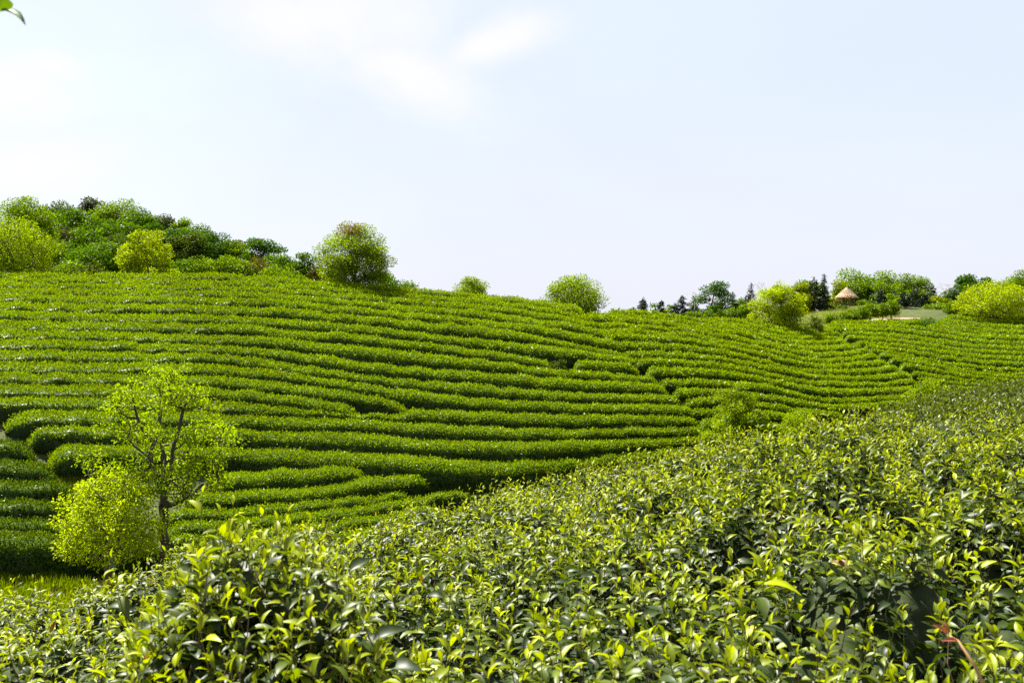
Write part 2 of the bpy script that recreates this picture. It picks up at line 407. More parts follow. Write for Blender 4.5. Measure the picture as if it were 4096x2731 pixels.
YOUNG = np.array([.150, .222, .0008]); MID = np.array([.070, .118, .001]); OLD_SHADE = np.array([.010, .022, .004])  # darkest tone: mature leaf plus the shade of the row fronts
def hedge_rows(name, lower, upper, label, group, x0=None, x1=None, relief=1.0, dark=0.0, seed=0, hscale=1.0, gapw=1.0):
    """one clipped tea hedge between two furrows of the hillside"""
    r = np.random.RandomState(seed)
    a = max(lower[0, 0], upper[0, 0]) if x0 is None else x0
    b = min(lower[-1, 0], upper[-1, 0]) if x1 is None else x1
    if b-a < 3: return None
    step = .4*F/float(Dh((a+b)/2, ev(upper, np.array([(a+b)/2]))[0]))
    px = np.arange(a, b+step, step); px[-1] = b
    if len(px) < 4: px = np.linspace(a, b, 6)
    yl = ev(lower, px); yu = ev(upper, px); yu = np.minimum(yu, yl-1.0)
    prof = np.array([(.0, -.62), (.015, -.2), (.03, .12), (.07, .36), (.17, .52), (.40, .46), (.62, .29), (.8, .06), (.92, -.22), (.97, -.62)])
    if gapw != 1.0: prof[:, 0] = .5+(prof[:, 0]-.5)*gapw
    Dl = Dh(px, yl); Du = Dh(px, yu)
    Pl = np.stack([(px-CX)/F*Dl, Dl, (CY-yl)/F*Dl], 1); Pu = np.stack([(px-CX)/F*Du, Du, (CY-yu)/F*Du], 1)
    sp = np.linalg.norm(Pu-Pl, axis=1)
    arc = np.concatenate([[0], np.cumsum(np.linalg.norm(np.diff(.5*(Pl+Pu), axis=0), axis=1))])
    e = np.minimum(arc, arc[-1]-arc); endf = np.sqrt(np.clip(1-(1-np.clip(e/.9, 0, 1))**2, 0.0, 1))
    hs = np.clip(sp/2.0, .35, 1.15)*hscale
    nz = wob(arc*1.0, arc*0+seed*3.1, seed+5, 1.6)*.07
    ym = .5*(yl+yu); yc = crest(px)
    rl = np.interp(px, [0, 150, 260, 400], [.42, .5, .8, 1.0]); rl = np.where(ym > 430, np.maximum(rl, .9), rl)
    rl = np.minimum(rl, np.interp(ym-yc, [2, 14, 40], [.4, .62, 1.0])) if px[0] < 590 else rl
    rl = np.clip(rl*relief+.22*wob(arc, arc*0+seed*7.7, seed+3, 7.0, 2)[...]*(rl < .9), .2, 1.1)[:, None]
    U = .5+(prof[None, :, 0]-.5)*(.55+.45*endf[:, None])*(1+.10*(1-rl))
    V = np.where(prof[None, :, 1] > -.3, prof[None, :, 1]*rl+(1-rl)*.10, prof[None, :, 1])*hs[:, None]
    V = V+nz[:, None]*(prof[None, :, 1] > 0)
    V = np.where(prof[None, :, 1] > -.6, -.6*hs[:, None]+(V+.6*hs[:, None])*endf[:, None], V)
    Q = Pl[:, None]+(Pu-Pl)[:, None]*U[..., None]; Q[..., 2] += V
    Q += r.normal(0, .025, Q.shape)
    ns, npf = len(px), len(prof)
    mb = MB(); I, J = np.meshgrid(np.arange(ns-1), np.arange(npf-1), indexing='ij')
    q = (I*npf+J).ravel(); f = np.stack([q, q+npf, q+npf+1, q+1], 1)
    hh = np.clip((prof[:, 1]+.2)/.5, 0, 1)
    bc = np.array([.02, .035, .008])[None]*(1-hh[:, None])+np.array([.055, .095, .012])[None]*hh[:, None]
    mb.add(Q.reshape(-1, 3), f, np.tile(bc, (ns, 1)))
    # close the two ends
    for k in (0, ns-1):
        c = Q[k].mean(0); i = np.arange(npf-1)
        mb.add(np.concatenate([Q[k], c[None]]), np.stack([i, i+1, np.full(npf-1, npf)], 1), (.03, .05, .01))
    # leaves
    A, B, C, Dq = Q[:-1, :-1], Q[1:, :-1], Q[1:, 1:], Q[:-1, 1:]
    nr = np.cross(B-A, Dq-A); area = np.linalg.norm(nr, axis=-1); nr = norm(nr)
    wt = np.array([.25, .7, 1., 1.1, 1.1, 1.1, 1.05, .9, .35])[None]
    p = (area*wt).ravel(); tot = p.sum()
    dist = float(np.mean(Dl)); L0 = max(.085, .0021*dist); W0 = L0*.46
    N = int(min(60000, .95*DENS*tot/(.5*L0*W0)))
    idx = r.choice(p.size, N, p=p/tot); ii, jj = np.unravel_index(idx, area.shape)
    s, t = r.rand(N, 1), r.rand(N, 1)
    pos = (A[ii, jj]*(1-s)+B[ii, jj]*s)*(1-t)+(Dq[ii, jj]*(1-s)+C[ii, jj]*s)*t
    n_ = nr[ii, jj]; out = np.where(n_[:, 2:3] < -.2, -n_, n_)
    hp = np.clip((prof[:, 1][jj]*(1-t[:, 0])+prof[:, 1][np.minimum(jj+1, npf-1)]*t[:, 0]-.22)/.16, 0, 1); hp = np.where(jj >= 4, np.maximum(hp, .75), hp); hp = np.clip(hp+(1-rl[ii, 0])*.35, 0, 1)  # front faces get the darkest leaves, painting their shade along with leaf age
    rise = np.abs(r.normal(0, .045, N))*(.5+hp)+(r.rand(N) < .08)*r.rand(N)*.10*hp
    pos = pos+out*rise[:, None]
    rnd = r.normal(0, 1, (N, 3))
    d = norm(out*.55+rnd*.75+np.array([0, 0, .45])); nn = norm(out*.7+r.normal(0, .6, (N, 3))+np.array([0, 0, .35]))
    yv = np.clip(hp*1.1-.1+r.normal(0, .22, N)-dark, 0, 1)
    col = np.where(yv[:, None] > .5, MID+(YOUNG-MID)*(yv[:, None]-.5)*2, OLD_SHADE+(MID-OLD_SHADE)*yv[:, None]*2)
    col = col*(.75+.5*r.rand(N, 1))
    col[:, 0] *= .9+.25*r.rand(N)
    old = r.rand(N) < .012; col[old] = np.array([.16, .09, .03])
    sz = .65+.7*r.rand(N)
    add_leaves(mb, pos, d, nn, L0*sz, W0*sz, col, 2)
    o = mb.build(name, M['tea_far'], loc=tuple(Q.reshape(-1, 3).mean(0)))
    tag(o, label, 'tea hedge', group)
    return o

ORD = ['first', 'second', 'third', 'fourth', 'fifth', 'sixth', 'seventh', 'eighth', 'ninth', 'tenth', 'eleventh', 'twelfth', 'thirteenth',
       'fourteenth', 'fifteenth', 'sixteenth', 'seventeenth', 'eighteenth', 'nineteenth', 'twentieth', 'twenty-first', 'twenty-second', 'twenty-third', 'twenty-fourth', 'twenty-fifth']

def rows_A():
    G = []
    G.append(full([(190, 1885), (350, 1880), (600, 1845), (800, 1850), (1000, 1870), (1106, 1885), (1412, 1890), (1565, 1905), (1718, 1928), (2030, 1932), (2260, 1897), (2420, 1878), (2760, 1830)]))
    G.append(full([(115, 1768), (400, 1780), (600, 1783), (800, 1788), (1106, 1795), (1412, 1808), (1718, 1833), (2000, 1843), (2310, 1833), (2565, 1807), (2900, 1775)]))
    G.append(full([(25, 1706), (400, 1712), (700, 1712), (950, 1716), (1106, 1726), (1412, 1731), (1565, 1746), (1718, 1762), (2000, 1771), (2310, 1764), (2565, 1757), (2860, 1746)]))
    G.append(full([(-200, 1640), (0, 1645), (800, 1648), (912, 1656), (1106, 1670), (1260, 1672), (1412, 1680), (1565, 1692), (1820, 1705), (2000, 1712), (2310, 1721), (2565, 1713), (2840, 1711)]))
    tail = [
     [(-200, 1590), (0, 1592), (400, 1594), (876, 1603), (1106, 1629), (1250, 1650), (1400, 1672)],
     [(-200, 1538), (0, 1542), (400, 1545), (800, 1553), (950, 1563), (1200, 1592), (1450, 1628), (1600, 1655)],
     [(-200, 1492), (0, 1495), (400, 1500), (800, 1508), (950, 1517), (1157, 1537), (1361, 1563), (1565, 1603), (1616, 1622), (2000, 1652), (2310, 1665), (2565, 1668), (2790, 1672)],
     [(-200, 1448), (0, 1450), (400, 1455), (800, 1460), (902, 1466), (1106, 1491), (1310, 1522), (1514, 1547), (1718, 1573), (2000, 1603), (2310, 1621), (2565, 1622), (2740, 1628)],
     [(-200, 1403), (0, 1405), (400, 1412), (800, 1420), (953, 1430), (1106, 1447), (1285, 1481), (1514, 1512), (1769, 1532), (2000, 1555), (2310, 1578), (2565, 1582), (2690, 1590)],
     [(-200, 1358), (0, 1360), (400, 1370), (800, 1385), (1000, 1397), (1285, 1425), (1463, 1455), (1693, 1476), (1795, 1486), (2000, 1499), (2310, 1527), (2565, 1537), (2640, 1548)],
     [(-200, 1318), (0, 1320), (400, 1332), (800, 1345), (1020, 1352), (1285, 1376), (1693, 1415), (2000, 1455), (2230, 1486), (2310, 1490), (2600, 1512)],
     [(-200, 1283), (0, 1285), (400, 1297), (800, 1302), (1004, 1309), (1259, 1335), (1463, 1350), (1744, 1384), (2000, 1415), (2132, 1440), (2280, 1447), (2555, 1468)],
     [(-200, 1248), (0, 1250), (400, 1262), (800, 1267), (1106, 1282), (1412, 1308), (1744, 1350), (2000, 1374), (2132, 1386), (2234, 1398), (2412, 1424), (2540, 1442)],
     [(-200, 1213), (0, 1215), (400, 1225), (800, 1228), (1106, 1243), (1412, 1270), (1744, 1303), (2000, 1330), (2157, 1358), (2310, 1385), (2504, 1424)],
     [(-200, 1183), (0, 1185), (400, 1190), (800, 1195), (1106, 1207), (1412, 1237), (1744, 1268), (2000, 1297), (2132, 1318), (2259, 1336), (2463, 1376)],
     [(-200, 1160), (0, 1160), (400, 1165), (800, 1170), (1106, 1180), (1412, 1207), (1744, 1236), (2000, 1262), (2150, 1284), (2300, 1308), (2410, 1340)],
     [(-200, 1140), (0, 1138), (400, 1143), (800, 1148), (1106, 1157), (1412, 1182), (1744, 1210), (2000, 1234), (2150, 1256), (2300, 1284), (2350, 1300)],
     [(-200, 1120), (0, 1118), (400, 1122), (800, 1127), (1106, 1136), (1412, 1162), (1744, 1188), (2000, 1212), (2150, 1232), (2300, 1262)],
     [(-200, 1102), (0, 1101), (400, 1101), (800, 1101), (1106, 1112), (1412, 1142), (1744, 1168), (2000, 1190), (2150, 1208), (2300, 1228)]]
    G += [full(t) for t in tail]
    G = [line(g) for g in G]
    grp = 'clipped tea rows climbing the main hillside'
    notes = {0: 'longest tea row, dark foot', 4: 'tapering tea row', 5: 'tapering tea row',
             10: 'tea row broken by a small brown sapling in a gap'}
    n = 0
    for k in range(len(G)-1):
        lo, up = G[k], G[k+1]
        if k == 3: up = None
        rel = 1.0
        if k == 3:
            # right part lies below the next full furrow, left part below the first tapering one
            up = line([(p, y) for p, y in G[4]] + [(395, 1660/4), (420, 1640/4)] + [(p, y) for p, y in G[6] if p > 425])
        if k == 5: up = G[6]
        kk = k
        lab = (notes[k]+', ' if k in notes else 'tea row, ')+ORD[k]+' up from the valley floor on the main hillside'
        hedge = dict(relief=1.0, seed=100+k)
        if k == 10:
            hedge_rows('tea_hedge', lo, up, 'tea row tenth up the main hillside, ending left of the small brown sapling', grp, x1=552, **hedge)
            hedge_rows('tea_hedge', lo, up, 'short tea row right of the small brown sapling gap on the main hillside', grp, x0=572, **hedge)
            continue
        fl = 1.0 if k < 6 else .95
        e1 = min(lo[-1, 0], up[-1, 0])+(9 if k > 3 else 0)
        hedge_rows('tea_hedge', lo, up, lab, grp, relief=fl, seed=100+k, x1=e1, gapw=1.0 if k < 9 else 1.03)
    return G
GA = rows_A()

def rows_fan():
    c = lambda pts: line(crop(600, 1800, .8929, pts))
    L = [c([(-40, 560), (300, 520), (650, 470), (880, 430), (1300, 330)]),
         c([(60, 440), (300, 425), (650, 395), (880, 372), (1050, 345), (1300, 285)]),
         c([(60, 385), (300, 375), (650, 345), (880, 322), (1050, 292), (1300, 240), (1420, 215)]),
         c([(60, 330), (300, 322), (650, 290), (860, 268), (1050, 240), (1344, 190), (1450, 165)]),
         c([(60, 272), (300, 268), (560, 250), (700, 240), (900, 218), (1100, 198), (1250, 160), (1340, 135)]),
         c([(150, 205), (330, 198), (500, 188), (700, 175), (850, 160), (960, 135), (1250, 108)]),
         c([(230, 140), (400, 110), (520, 100), (700, 95), (960, 82)])]
    labs = ['lowest tea row of the short fan, mostly behind the near bushes', 'tea row second from the bottom of the short fan, behind the tea picker',
            'tea row third from the bottom of the short fan', 'tea row in the middle of the fan curving up to the right',
            'tea row second from the top of the fan with a rounded right end', 'topmost short tea row of the fan with a rounded right end']
    ends = [None, None, None, (None, 1600/4+8), (None, 1713/4), (None, 1460/4)]
    for k in range(6):
        x1 = ends[k][1] if ends[k] else None
        hedge_rows('tea_hedge', L[k], L[k+1], labs[k], 'short fan of tea rows at the valley floor', x1=x1, seed=200+k)
rows_fan()

def rows_left():
    c = lambda pts: line(crop(0, 1400, .6377, pts))
    L = [c([(-300, 1375), (0, 1372), (400, 1368), (700, 1362), (1010, 1330)]),
         c([(-300, 1160), (0, 1160), (300, 1158), (700, 1162), (1010, 1140)]),
         c([(-300, 1058), (0, 1060), (430, 1052), (700, 1052)]),
         c([(-300, 945), (0, 948), (430, 945), (520, 940)]),
         c([(-300, 832), (0, 835), (345, 830), (500, 828)]),
         c([(-300, 695), (0, 698), (210, 690), (400, 690)]),
         c([(-300, 570), (0, 572), (120, 565), (215, 570)])]
    ends = [1010, 420, 430, 480, 345, 212]
    labs = ['tall dark tea hedge at the grass verge behind the two yellow-green trees', 'dark tea row second above the grass verge at left, behind the small yellow tree',
            'dark tea row third above the grass verge at left', 'dark tea row fourth above the grass verge, with rounded right end',
            'dark tea row fifth above the grass verge, ending at the grassy strip', 'short dark tea row at left edge, topmost of the dark block']
    for k in range(6):
        hedge_rows('tea_hedge', L[k], L[k+1], labs[k], 'dark tea rows at the left edge', x1=ends[k]*.6377/4, seed=300+k, dark=.62, hscale=1.0 if k else 1.25)
rows_left()

def rows_B():
    b1 = lambda pts: crop(2250, 1200, .5952, pts)
    b2 = lambda pts: crop(2900, 1260, .5952, pts)
    L = [
     b1([(985, 905), (1092, 900)])+b2([(200, 800), (290, 800), (440, 795), (600, 780)]),
     b1([(905, 800), (1000, 800)])+b2([(200, 735), (290, 732), (440, 740), (600, 735)]),
     b1([(880, 745), (960, 735)])+b2([(180, 650), (300, 655), (450, 685), (620, 705), (800, 715)]),
     b1([(820, 690), (900, 668), (1000, 660)])+b2([(180, 590), (300, 605), (450, 630), (640, 648), (760, 667), (940, 660), (1200, 625)]),
     b1([(720, 607), (850, 606), (1050, 612)])+b2([(220, 540), (350, 556), (500, 582), (700, 613), (900, 612), (1200, 582), (1240, 578)]),
     b1([(640, 547), (850, 546), (1000, 552)])+b2([(0, 457), (150, 472), (300, 492), (450, 530), (600, 560), (750, 572), (1000, 560), (1240, 540)]),
     b1([(560, 472), (800, 476), (1000, 490)])+b2([(0, 400), (150, 418), (400, 466), (550, 500), (800, 515), (1000, 510), (1250, 488)]),
     b1([(480, 412), (750, 421), (1000, 440)])+b2([(0, 351), (150, 376), (400, 430), (560, 460), (800, 470), (1050, 470), (1275, 437)]),
     b1([(420, 362), (700, 371), (900, 386)])+b2([(0, 309), (200, 345), (450, 391), (600, 420), (900, 430), (1050, 415), (1210, 385)]),
     b1([(350, 302), (600, 312), (850, 331)])+b2([(0, 265), (200, 305), (430, 364), (600, 385), (850, 385), (1000, 370), (1130, 345)]),
     b1([(260, 243), (500, 266), (700, 276), (900, 291)])+b2([(0, 225), (300, 290), (500, 335), (700, 350), (850, 345), (1060, 305)]),
     b1([(180, 207), (450, 221), (700, 231), (850, 243)])+b2([(0, 185), (250, 240), (500, 300), (700, 318), (850, 300), (990, 270)]),
     b1([(120, 166), (400, 176), (600, 190), (800, 206), (1000, 236)])+b2([(100, 163), (300, 217), (500, 265), (650, 275), (800, 262), (945, 240)]),
     b1([(0, 108), (250, 122), (500, 133), (700, 155), (900, 190)])+b2([(0, 112), (150, 143), (350, 207), (500, 230), (700, 222), (880, 207)]),
     b1([(150, 92), (400, 105), (600, 117), (800, 142), (950, 172)])+b2([(0, 90), (150, 120), (350, 178), (500, 194), (790, 187)]),
     b1([(300, 80), (550, 96), (750, 118)])+b2([(-60, 66), (150, 105), (350, 160), (500, 168), (760, 165)]),
     b1([(400, 76), (650, 97)])+b2([(-100, 50), (0, 66), (200, 100), (400, 138), (600, 146), (750, 140)]),
     b2([(-150, 35), (0, 50), (200, 84), (400, 117), (600, 126), (700, 120)]),
     b2([(-100, 33), (0, 40), (200, 68), (400, 98), (560, 104), (690, 100)])]
    L = [line(p) for p in L]
    n = len(L)
    for k in range(n-1):
        lab = 'tea row, '+ORD[k]+' up from the bottom of the dished slope right of the diagonal break'
        if k == 12: lab = 'wavy tea row, thirteenth up the dished slope, starting at the crest below the domed tree'
        hedge_rows('tea_hedge', L[k], L[k+1], lab, 'wavy tea rows on the dished middle slope', x0=max(L[k][0, 0], L[k+1][0, 0])-(13 if k < 13 else 0), x1=min(L[k][-1, 0], L[k+1][-1, 0])+(5 if k > 4 else 0), seed=400+k, gapw=.98 if k < 12 else 1.0)
rows_B()

def rows_C():
    c = lambda pts: line(crop(3396, 1200, .5208, pts))
    L = [
     c([(760, 745), (950, 740), (1100, 735)]),
     c([(740, 708), (950, 705), (1150, 700)]),
     c([(600, 665), (780, 672), (1000, 675), (1250, 680)]),
     c([(500, 600), (720, 628), (1000, 647), (1250, 668)]),
     c([(420, 552), (700, 590), (950, 620), (1200, 642), (1344, 652), (1450, 658)]),
     c([(340, 497), (600, 530), (900, 580), (1250, 620), (1450, 638)]),
     c([(260, 455), (600, 500), (900, 555), (1344, 597), (1450, 603)]),
     c([(190, 422), (500, 462), (800, 525), (1100, 560), (1344, 572), (1450, 577)]),
     c([(150, 388), (400, 427), (700, 484), (1000, 523), (1344, 538), (1450, 541)]),
     c([(75, 352), (400, 398), (700, 442), (1000, 482), (1344, 497), (1450, 500)]),
     c([(0, 328), (400, 364), (700, 402), (1000, 441), (1344, 456), (1450, 458)]),
     c([(-20, 296), (300, 318), (600, 355), (900, 398), (1344, 417), (1450, 418)]),
     c([(-160, 262), (0, 266), (400, 275), (700, 317), (900, 347), (1100, 367), (1344, 376), (1450, 377)]),
     c([(-220, 235), (0, 238), (450, 244), (700, 277), (850, 305), (1050, 325), (1344, 337), (1450, 338)]),
     c([(-150, 212), (0, 213), (420, 214), (600, 234), (850, 272), (1000, 290), (1344, 306), (1450, 306)])]
    for k in range(len(L)-1):
        hedge_rows('tea_hedge', L[k], L[k+1], 'straight slanting tea row at far right, '+ORD[k]+' up from the near bushes', 'slanting tea rows below the pavilion', x0=max(L[k][0, 0], L[k+1][0, 0])-6, seed=500+k)
    T = [c([(-150, 212), (0, 213), (420, 214), (560, 196)]), c([(-150, 195), (100, 182), (420, 170), (560, 158)])]
    hedge_rows('tea_hedge', T[0], T[1], 'short tea row beside the bare orange bank at far right', 'slanting tea rows below the pavilion', seed=520)
    U = [c([(420, 214), (600, 234), (850, 272), (1000, 290), (1344, 306), (1450, 306)]),
         c([(585, 196), (760, 225), (900, 254), (1150, 284), (1344, 290), (1450, 290)]),
         c([(645, 178), (900, 224), (1100, 244), (1344, 255), (1450, 256)]),
         c([(690, 152), (900, 184), (1100, 202), (1344, 214), (1450, 215)]),
         c([(740, 135), (900, 150), (1100, 166), (1344, 176), (1450, 176)]),
         c([(820, 118), (1000, 128), (1344, 142), (1450, 142)]),
         c([(880, 100), (1000, 104), (1344, 112), (1450, 112)])]
    for k in range(6):
        hedge_rows('tea_hedge', U[k], U[k+1], 'shaded tea row on the upper right slope, '+ORD[k]+' counted up toward the spreading tree', 'tea rows under the spreading tree', seed=540+k, dark=.1)
rows_C()

# ------------------------------------------------------------------ tea bushes on the near slope
def fg_bump(x, y):
    return   .17*wob(x, y, 11, 1.5)+.06*wob(x, y, 12, .55, 2)
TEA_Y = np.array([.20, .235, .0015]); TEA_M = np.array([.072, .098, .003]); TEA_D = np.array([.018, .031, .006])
def shoots(mb, base, height, lean, dist, seed, nleaf=(8, 12), leaf=.078, bright=.5, young=.55):
    """leafy tea shoots: stem + spiral leaves + pale bud"""
    r = np.random.RandomState(seed); N = len(base)
    tip = base+lean*height[:, None]
    near = dist < 6.5
    stemc = np.where(r.rand(N, 1) < .5, np.array([[.16, .10, .05]]), np.array([[.14, .17, .03]]))
    mid = (base+tip)/2+r.normal(0, .012, (N, 3))
    add_tubes(mb, base, mid, np.full(N, .0032), np.full(N, .0026), stemc, 3, 1)
    add_tubes(mb, mid, tip, np.full(N, .0026), np.full(N, .0014), stemc, 3, 1)
    up = norm(lean)
    a = norm(np.cross(up, r.normal(0, 1, (N, 3)))); b = np.cross(up, a)
    ph0 = r.rand(N)*2*PI
    maxl = nleaf[1]; cnt = r.randint(nleaf[0], nleaf[1]+1, N)
    vig = r.rand(N)
    for k in range(maxl):
        m = cnt > k
        if not m.any(): continue
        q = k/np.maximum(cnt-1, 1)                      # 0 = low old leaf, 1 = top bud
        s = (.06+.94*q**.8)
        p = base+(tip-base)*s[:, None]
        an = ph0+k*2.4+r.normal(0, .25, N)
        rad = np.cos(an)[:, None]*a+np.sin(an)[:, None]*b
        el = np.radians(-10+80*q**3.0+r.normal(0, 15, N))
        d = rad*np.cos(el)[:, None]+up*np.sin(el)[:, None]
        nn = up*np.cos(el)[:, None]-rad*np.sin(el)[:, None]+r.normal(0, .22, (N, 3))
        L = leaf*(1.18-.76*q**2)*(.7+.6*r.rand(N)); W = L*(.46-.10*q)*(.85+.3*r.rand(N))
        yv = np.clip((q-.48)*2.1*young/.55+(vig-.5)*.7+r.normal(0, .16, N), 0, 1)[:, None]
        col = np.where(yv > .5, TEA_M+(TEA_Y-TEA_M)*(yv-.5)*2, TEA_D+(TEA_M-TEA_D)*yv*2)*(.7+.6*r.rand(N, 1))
        dead = r.rand(N) < .0012; col[dead] = (.11, .05, .02)
        curl = .05+.22*(1-q)*r.rand(N)
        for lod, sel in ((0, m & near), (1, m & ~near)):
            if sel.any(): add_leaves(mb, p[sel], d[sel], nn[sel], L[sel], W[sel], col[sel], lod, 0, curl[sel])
    return tip

def shade_sheet(mb, pa, pb, Da, Db, drop, zf):
    """dark sheet standing for stems and soil, added so leaf gaps look shaded"""
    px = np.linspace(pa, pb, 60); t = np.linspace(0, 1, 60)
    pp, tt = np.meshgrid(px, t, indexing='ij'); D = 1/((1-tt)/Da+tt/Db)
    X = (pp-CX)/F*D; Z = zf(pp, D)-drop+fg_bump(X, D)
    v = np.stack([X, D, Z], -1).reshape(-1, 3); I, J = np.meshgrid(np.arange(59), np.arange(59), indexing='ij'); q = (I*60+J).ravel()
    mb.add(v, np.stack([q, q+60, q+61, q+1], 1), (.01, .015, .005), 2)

def sample_fg(r, n, pa, pb, Da, Db, keep=None):
    px = r.uniform(pa, pb, n); D = np.sqrt(r.uniform(Da**2, Db**2, n))
    return px, D

def make_bush(label, pa, pb, Da, Db, dens, seed, leaf=.078, h=(.26, .42), keep=None, young=.54, zoff=0, nleaf=(8, 12), sheet=.33):
    r = np.random.RandomState(seed); mb = MB()
    area = .5*(pb-pa)/F*(Db**2-Da**2); n = int(area*dens*DENS)
    px, D = sample_fg(r, n, pa, pb, Da, Db)
    if keep is not None: k = keep(px, D); px, D = px[k], D[k]
    n = len(px)
    X = (px-CX)/F*D; bump = fg_bump(X, D)
    H = r.uniform(h[0], h[1], n); tall = r.rand(n) < .05; H[tall] += r.uniform(.08, .22, tall.sum())
    thin = 1.0
    z = fg_z(px, D)+bump-.36+zoff-.10*(px < 178)+r.normal(0, .035, n)
    base = np.stack([X, D, z], 1)
    lean = norm(np.stack([r.normal(0, .20, n), r.normal(-.05, .20, n), np.ones(n)], 1))
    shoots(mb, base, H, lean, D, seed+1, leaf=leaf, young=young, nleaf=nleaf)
    shade_sheet(mb, pa, pb, Da, Db, sheet, fg_z)
    o = mb.build('tea_bush', [M['tea_near'], M['stem'], M['twig']], loc=(np.mean(X), np.mean(D), np.mean(z)))
    tag(o, label, 'tea bush', 'near tea bushes')
    return o
gapf = lambda px, D: ~((px > 845) & (D > 15.2) & (D < 18.5))
make_bush('low tea bushes filling the bottom left corner, in front of the bicycle', -60, 178, 4.3, 10.6, 70, 601, leaf=.108)
make_bush('broad sunlit tea bush mass across the bottom centre', 178, 640, 3.1, 8.0, 66, 602, leaf=.105)
make_bush('tea bushes filling the bottom right corner, nearest the viewer', 640, 1085, 2.5, 6.5, 70, 603, leaf=.102)
make_bush('tea bushes along the centre brow, in front of the tea picker', 178, 560, 8.0, 15.5, 72, 604, leaf=.108, nleaf=(8, 11))
make_bush('tea bushes along the right brow, below the conical yellow tree', 560, 1085, 6.5, 15.4, 72, 605, leaf=.106, nleaf=(8, 11))

def far_band():
    r = np.random.RandomState(610); mb = MB()
    n = int(110000*DENS); px, D = sample_fg(r, n, 835, 1110, 17.5, 42)
    ye, De = fg_edge(px); k = D < De+1.2; px, D = px[k], D[k]; n = len(px)
    X = (px-CX)/F*D; z = fg_z(px, D)+.12*wob(X, D, 21, 2.2)+.1*wob(X, D, 22, .7)+r.normal(0, .05, n)-.05
    pos = np.stack([X, D, z], 1); q = r.rand(n)
    d = norm(np.stack([r.normal(0, .6, n), r.normal(0, .6, n), r.normal(.5, .5, n)], 1)); nn = norm(r.normal(0, .6, (n, 3))+np.array([0, -.2, .8]))
    yv = np.clip(q*.9-.1, 0, 1)[:, None]
    col = np.where(yv > .5, TEA_M+(TEA_Y-TEA_M)*(yv-.5)*1.3, TEA_D+(TEA_M-TEA_D)*yv*2)*(.6+.6*r.rand(n, 1))
    L = .075*(.7+.6*r.rand(n)); add_leaves(mb, pos, d, nn, L, L*.42, col, 2)
    shade_sheet(mb, 835, 1110, 17.0, 40, .28, fg_z)
    o = mb.build('tea_bush', [M['tea_near'], M['stem'], M['twig']], loc=(X.mean(), D.mean(), z.mean()))
    tag(o, 'dull fine-leaved tea bush band on the far brow at the right edge', 'tea bush', 'near tea bushes')
far_band()

def near_bush():
    """the big-leaved bush standing up at left of centre"""
    r = np.random.RandomState(620); mb = MB()
    top = np.array([(120, 640), (150, 606), (172, 574), (194, 540), (215, 526), (262, 526), (300, 532), (330, 545), (352, 575), (370, 610), (395, 660)], float)
    n = int(640*DENS); px = r.uniform(125, 385, n); D = r.uniform(3.2, 4.25, n)
    yt = np.interp(px, top[:, 0], top[:, 1])
    s = r.rand(n)**1.15
    y = yt+4+s*(700-yt)*.95
    D = D-s*.55
    tip = np.stack([(px-CX)/F*D, D, (CY-y)/F*D], 1)
    H = r.uniform(.26, .42, n)
    lean = norm(np.stack([r.normal(0, .22, n)+.25*(px-250)/130, r.normal(-.12, .2, n), np.ones(n)], 1))
    base = tip-lean*H[:, None]
    shoots(mb, base, H, lean, D, 621, leaf=.092, nleaf=(8, 11), young=.5)
    # the tall sprigs that break the outline
    sp = np.array([(203, 492, 3.7), (219, 512, 3.7), (233, 504, 3.75), (246, 520, 3.8), (288, 512, 3.6), (310, 520, 3.8), (323, 525, 3.7), (276, 520, 3.9), (262, 515, 4.0), (345, 535, 4.1)])
    tips = np.array([P(*q) for q in sp]); ls = norm(np.stack([r.normal(0, .12, len(sp)), r.normal(0, .1, len(sp)), np.ones(len(sp))], 1))
    hh = r.uniform(.34, .5, len(sp)); shoots(mb, tips-ls*hh[:, None], hh, ls, np.full(len(sp), 3.8), 623, nleaf=(6, 8), leaf=.1, young=.75)
    # woody stems down to the ground and an added dark core for the shade inside
    k = r.choice(n, 70); root = np.stack([base[k, 0]*.8-.14, base[k, 1], np.full(70, -1.9)], 1)
    add_tubes(mb, root, base[k], np.full(70, .008), np.full(70, .004), (.09, .06, .04), 4, 1)
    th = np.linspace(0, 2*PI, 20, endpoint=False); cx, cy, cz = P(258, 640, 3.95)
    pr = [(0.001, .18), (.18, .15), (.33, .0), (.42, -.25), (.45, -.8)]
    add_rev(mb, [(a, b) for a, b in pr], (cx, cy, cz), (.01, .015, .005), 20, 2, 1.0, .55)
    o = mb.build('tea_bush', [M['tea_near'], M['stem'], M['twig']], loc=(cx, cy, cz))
    tag(o, 'tall big-leaved tea bush rising left of centre, nearest and sharpest outline', 'tea bush', 'near tea bushes')
near_bush()

def sprig(label, px, y, D, h, n, leaf, young, seed, name='tea_shoot', spread=.06):
    r = np.random.RandomState(seed); mb = MB(); k = n
    tip = P(px, y, D)+r.normal(0, 1, (k, 3))*np.array([spread, spread, .02])
    lean = norm(np.stack([r.normal(0, .15, k), r.normal(0, .12, k), np.ones(k)], 1)); H = np.full(k, h)*r.uniform(.85, 1.1, k)
    shoots(mb, tip-lean*H[:, None], H, lean, np.full(k, 3.), seed+1, leaf=leaf, nleaf=(6, 9), young=young)
    o = mb.build(name, [M['tea_near'], M['stem']], loc=tuple(P(px, y, D)-np.array([0, 0, h])))
    tag(o, label, 'tea shoot')
sprig('pale yellow-green tea shoot with three broad drooping leaves at lower right', 795, 578, 3.3, .34, 1, .125, 1.6, 631)
sprig('single upright tea shoot with ribbed young leaf beside the plastic bag', 124, 556, 4.1, .40, 1, .12, .9, 633)
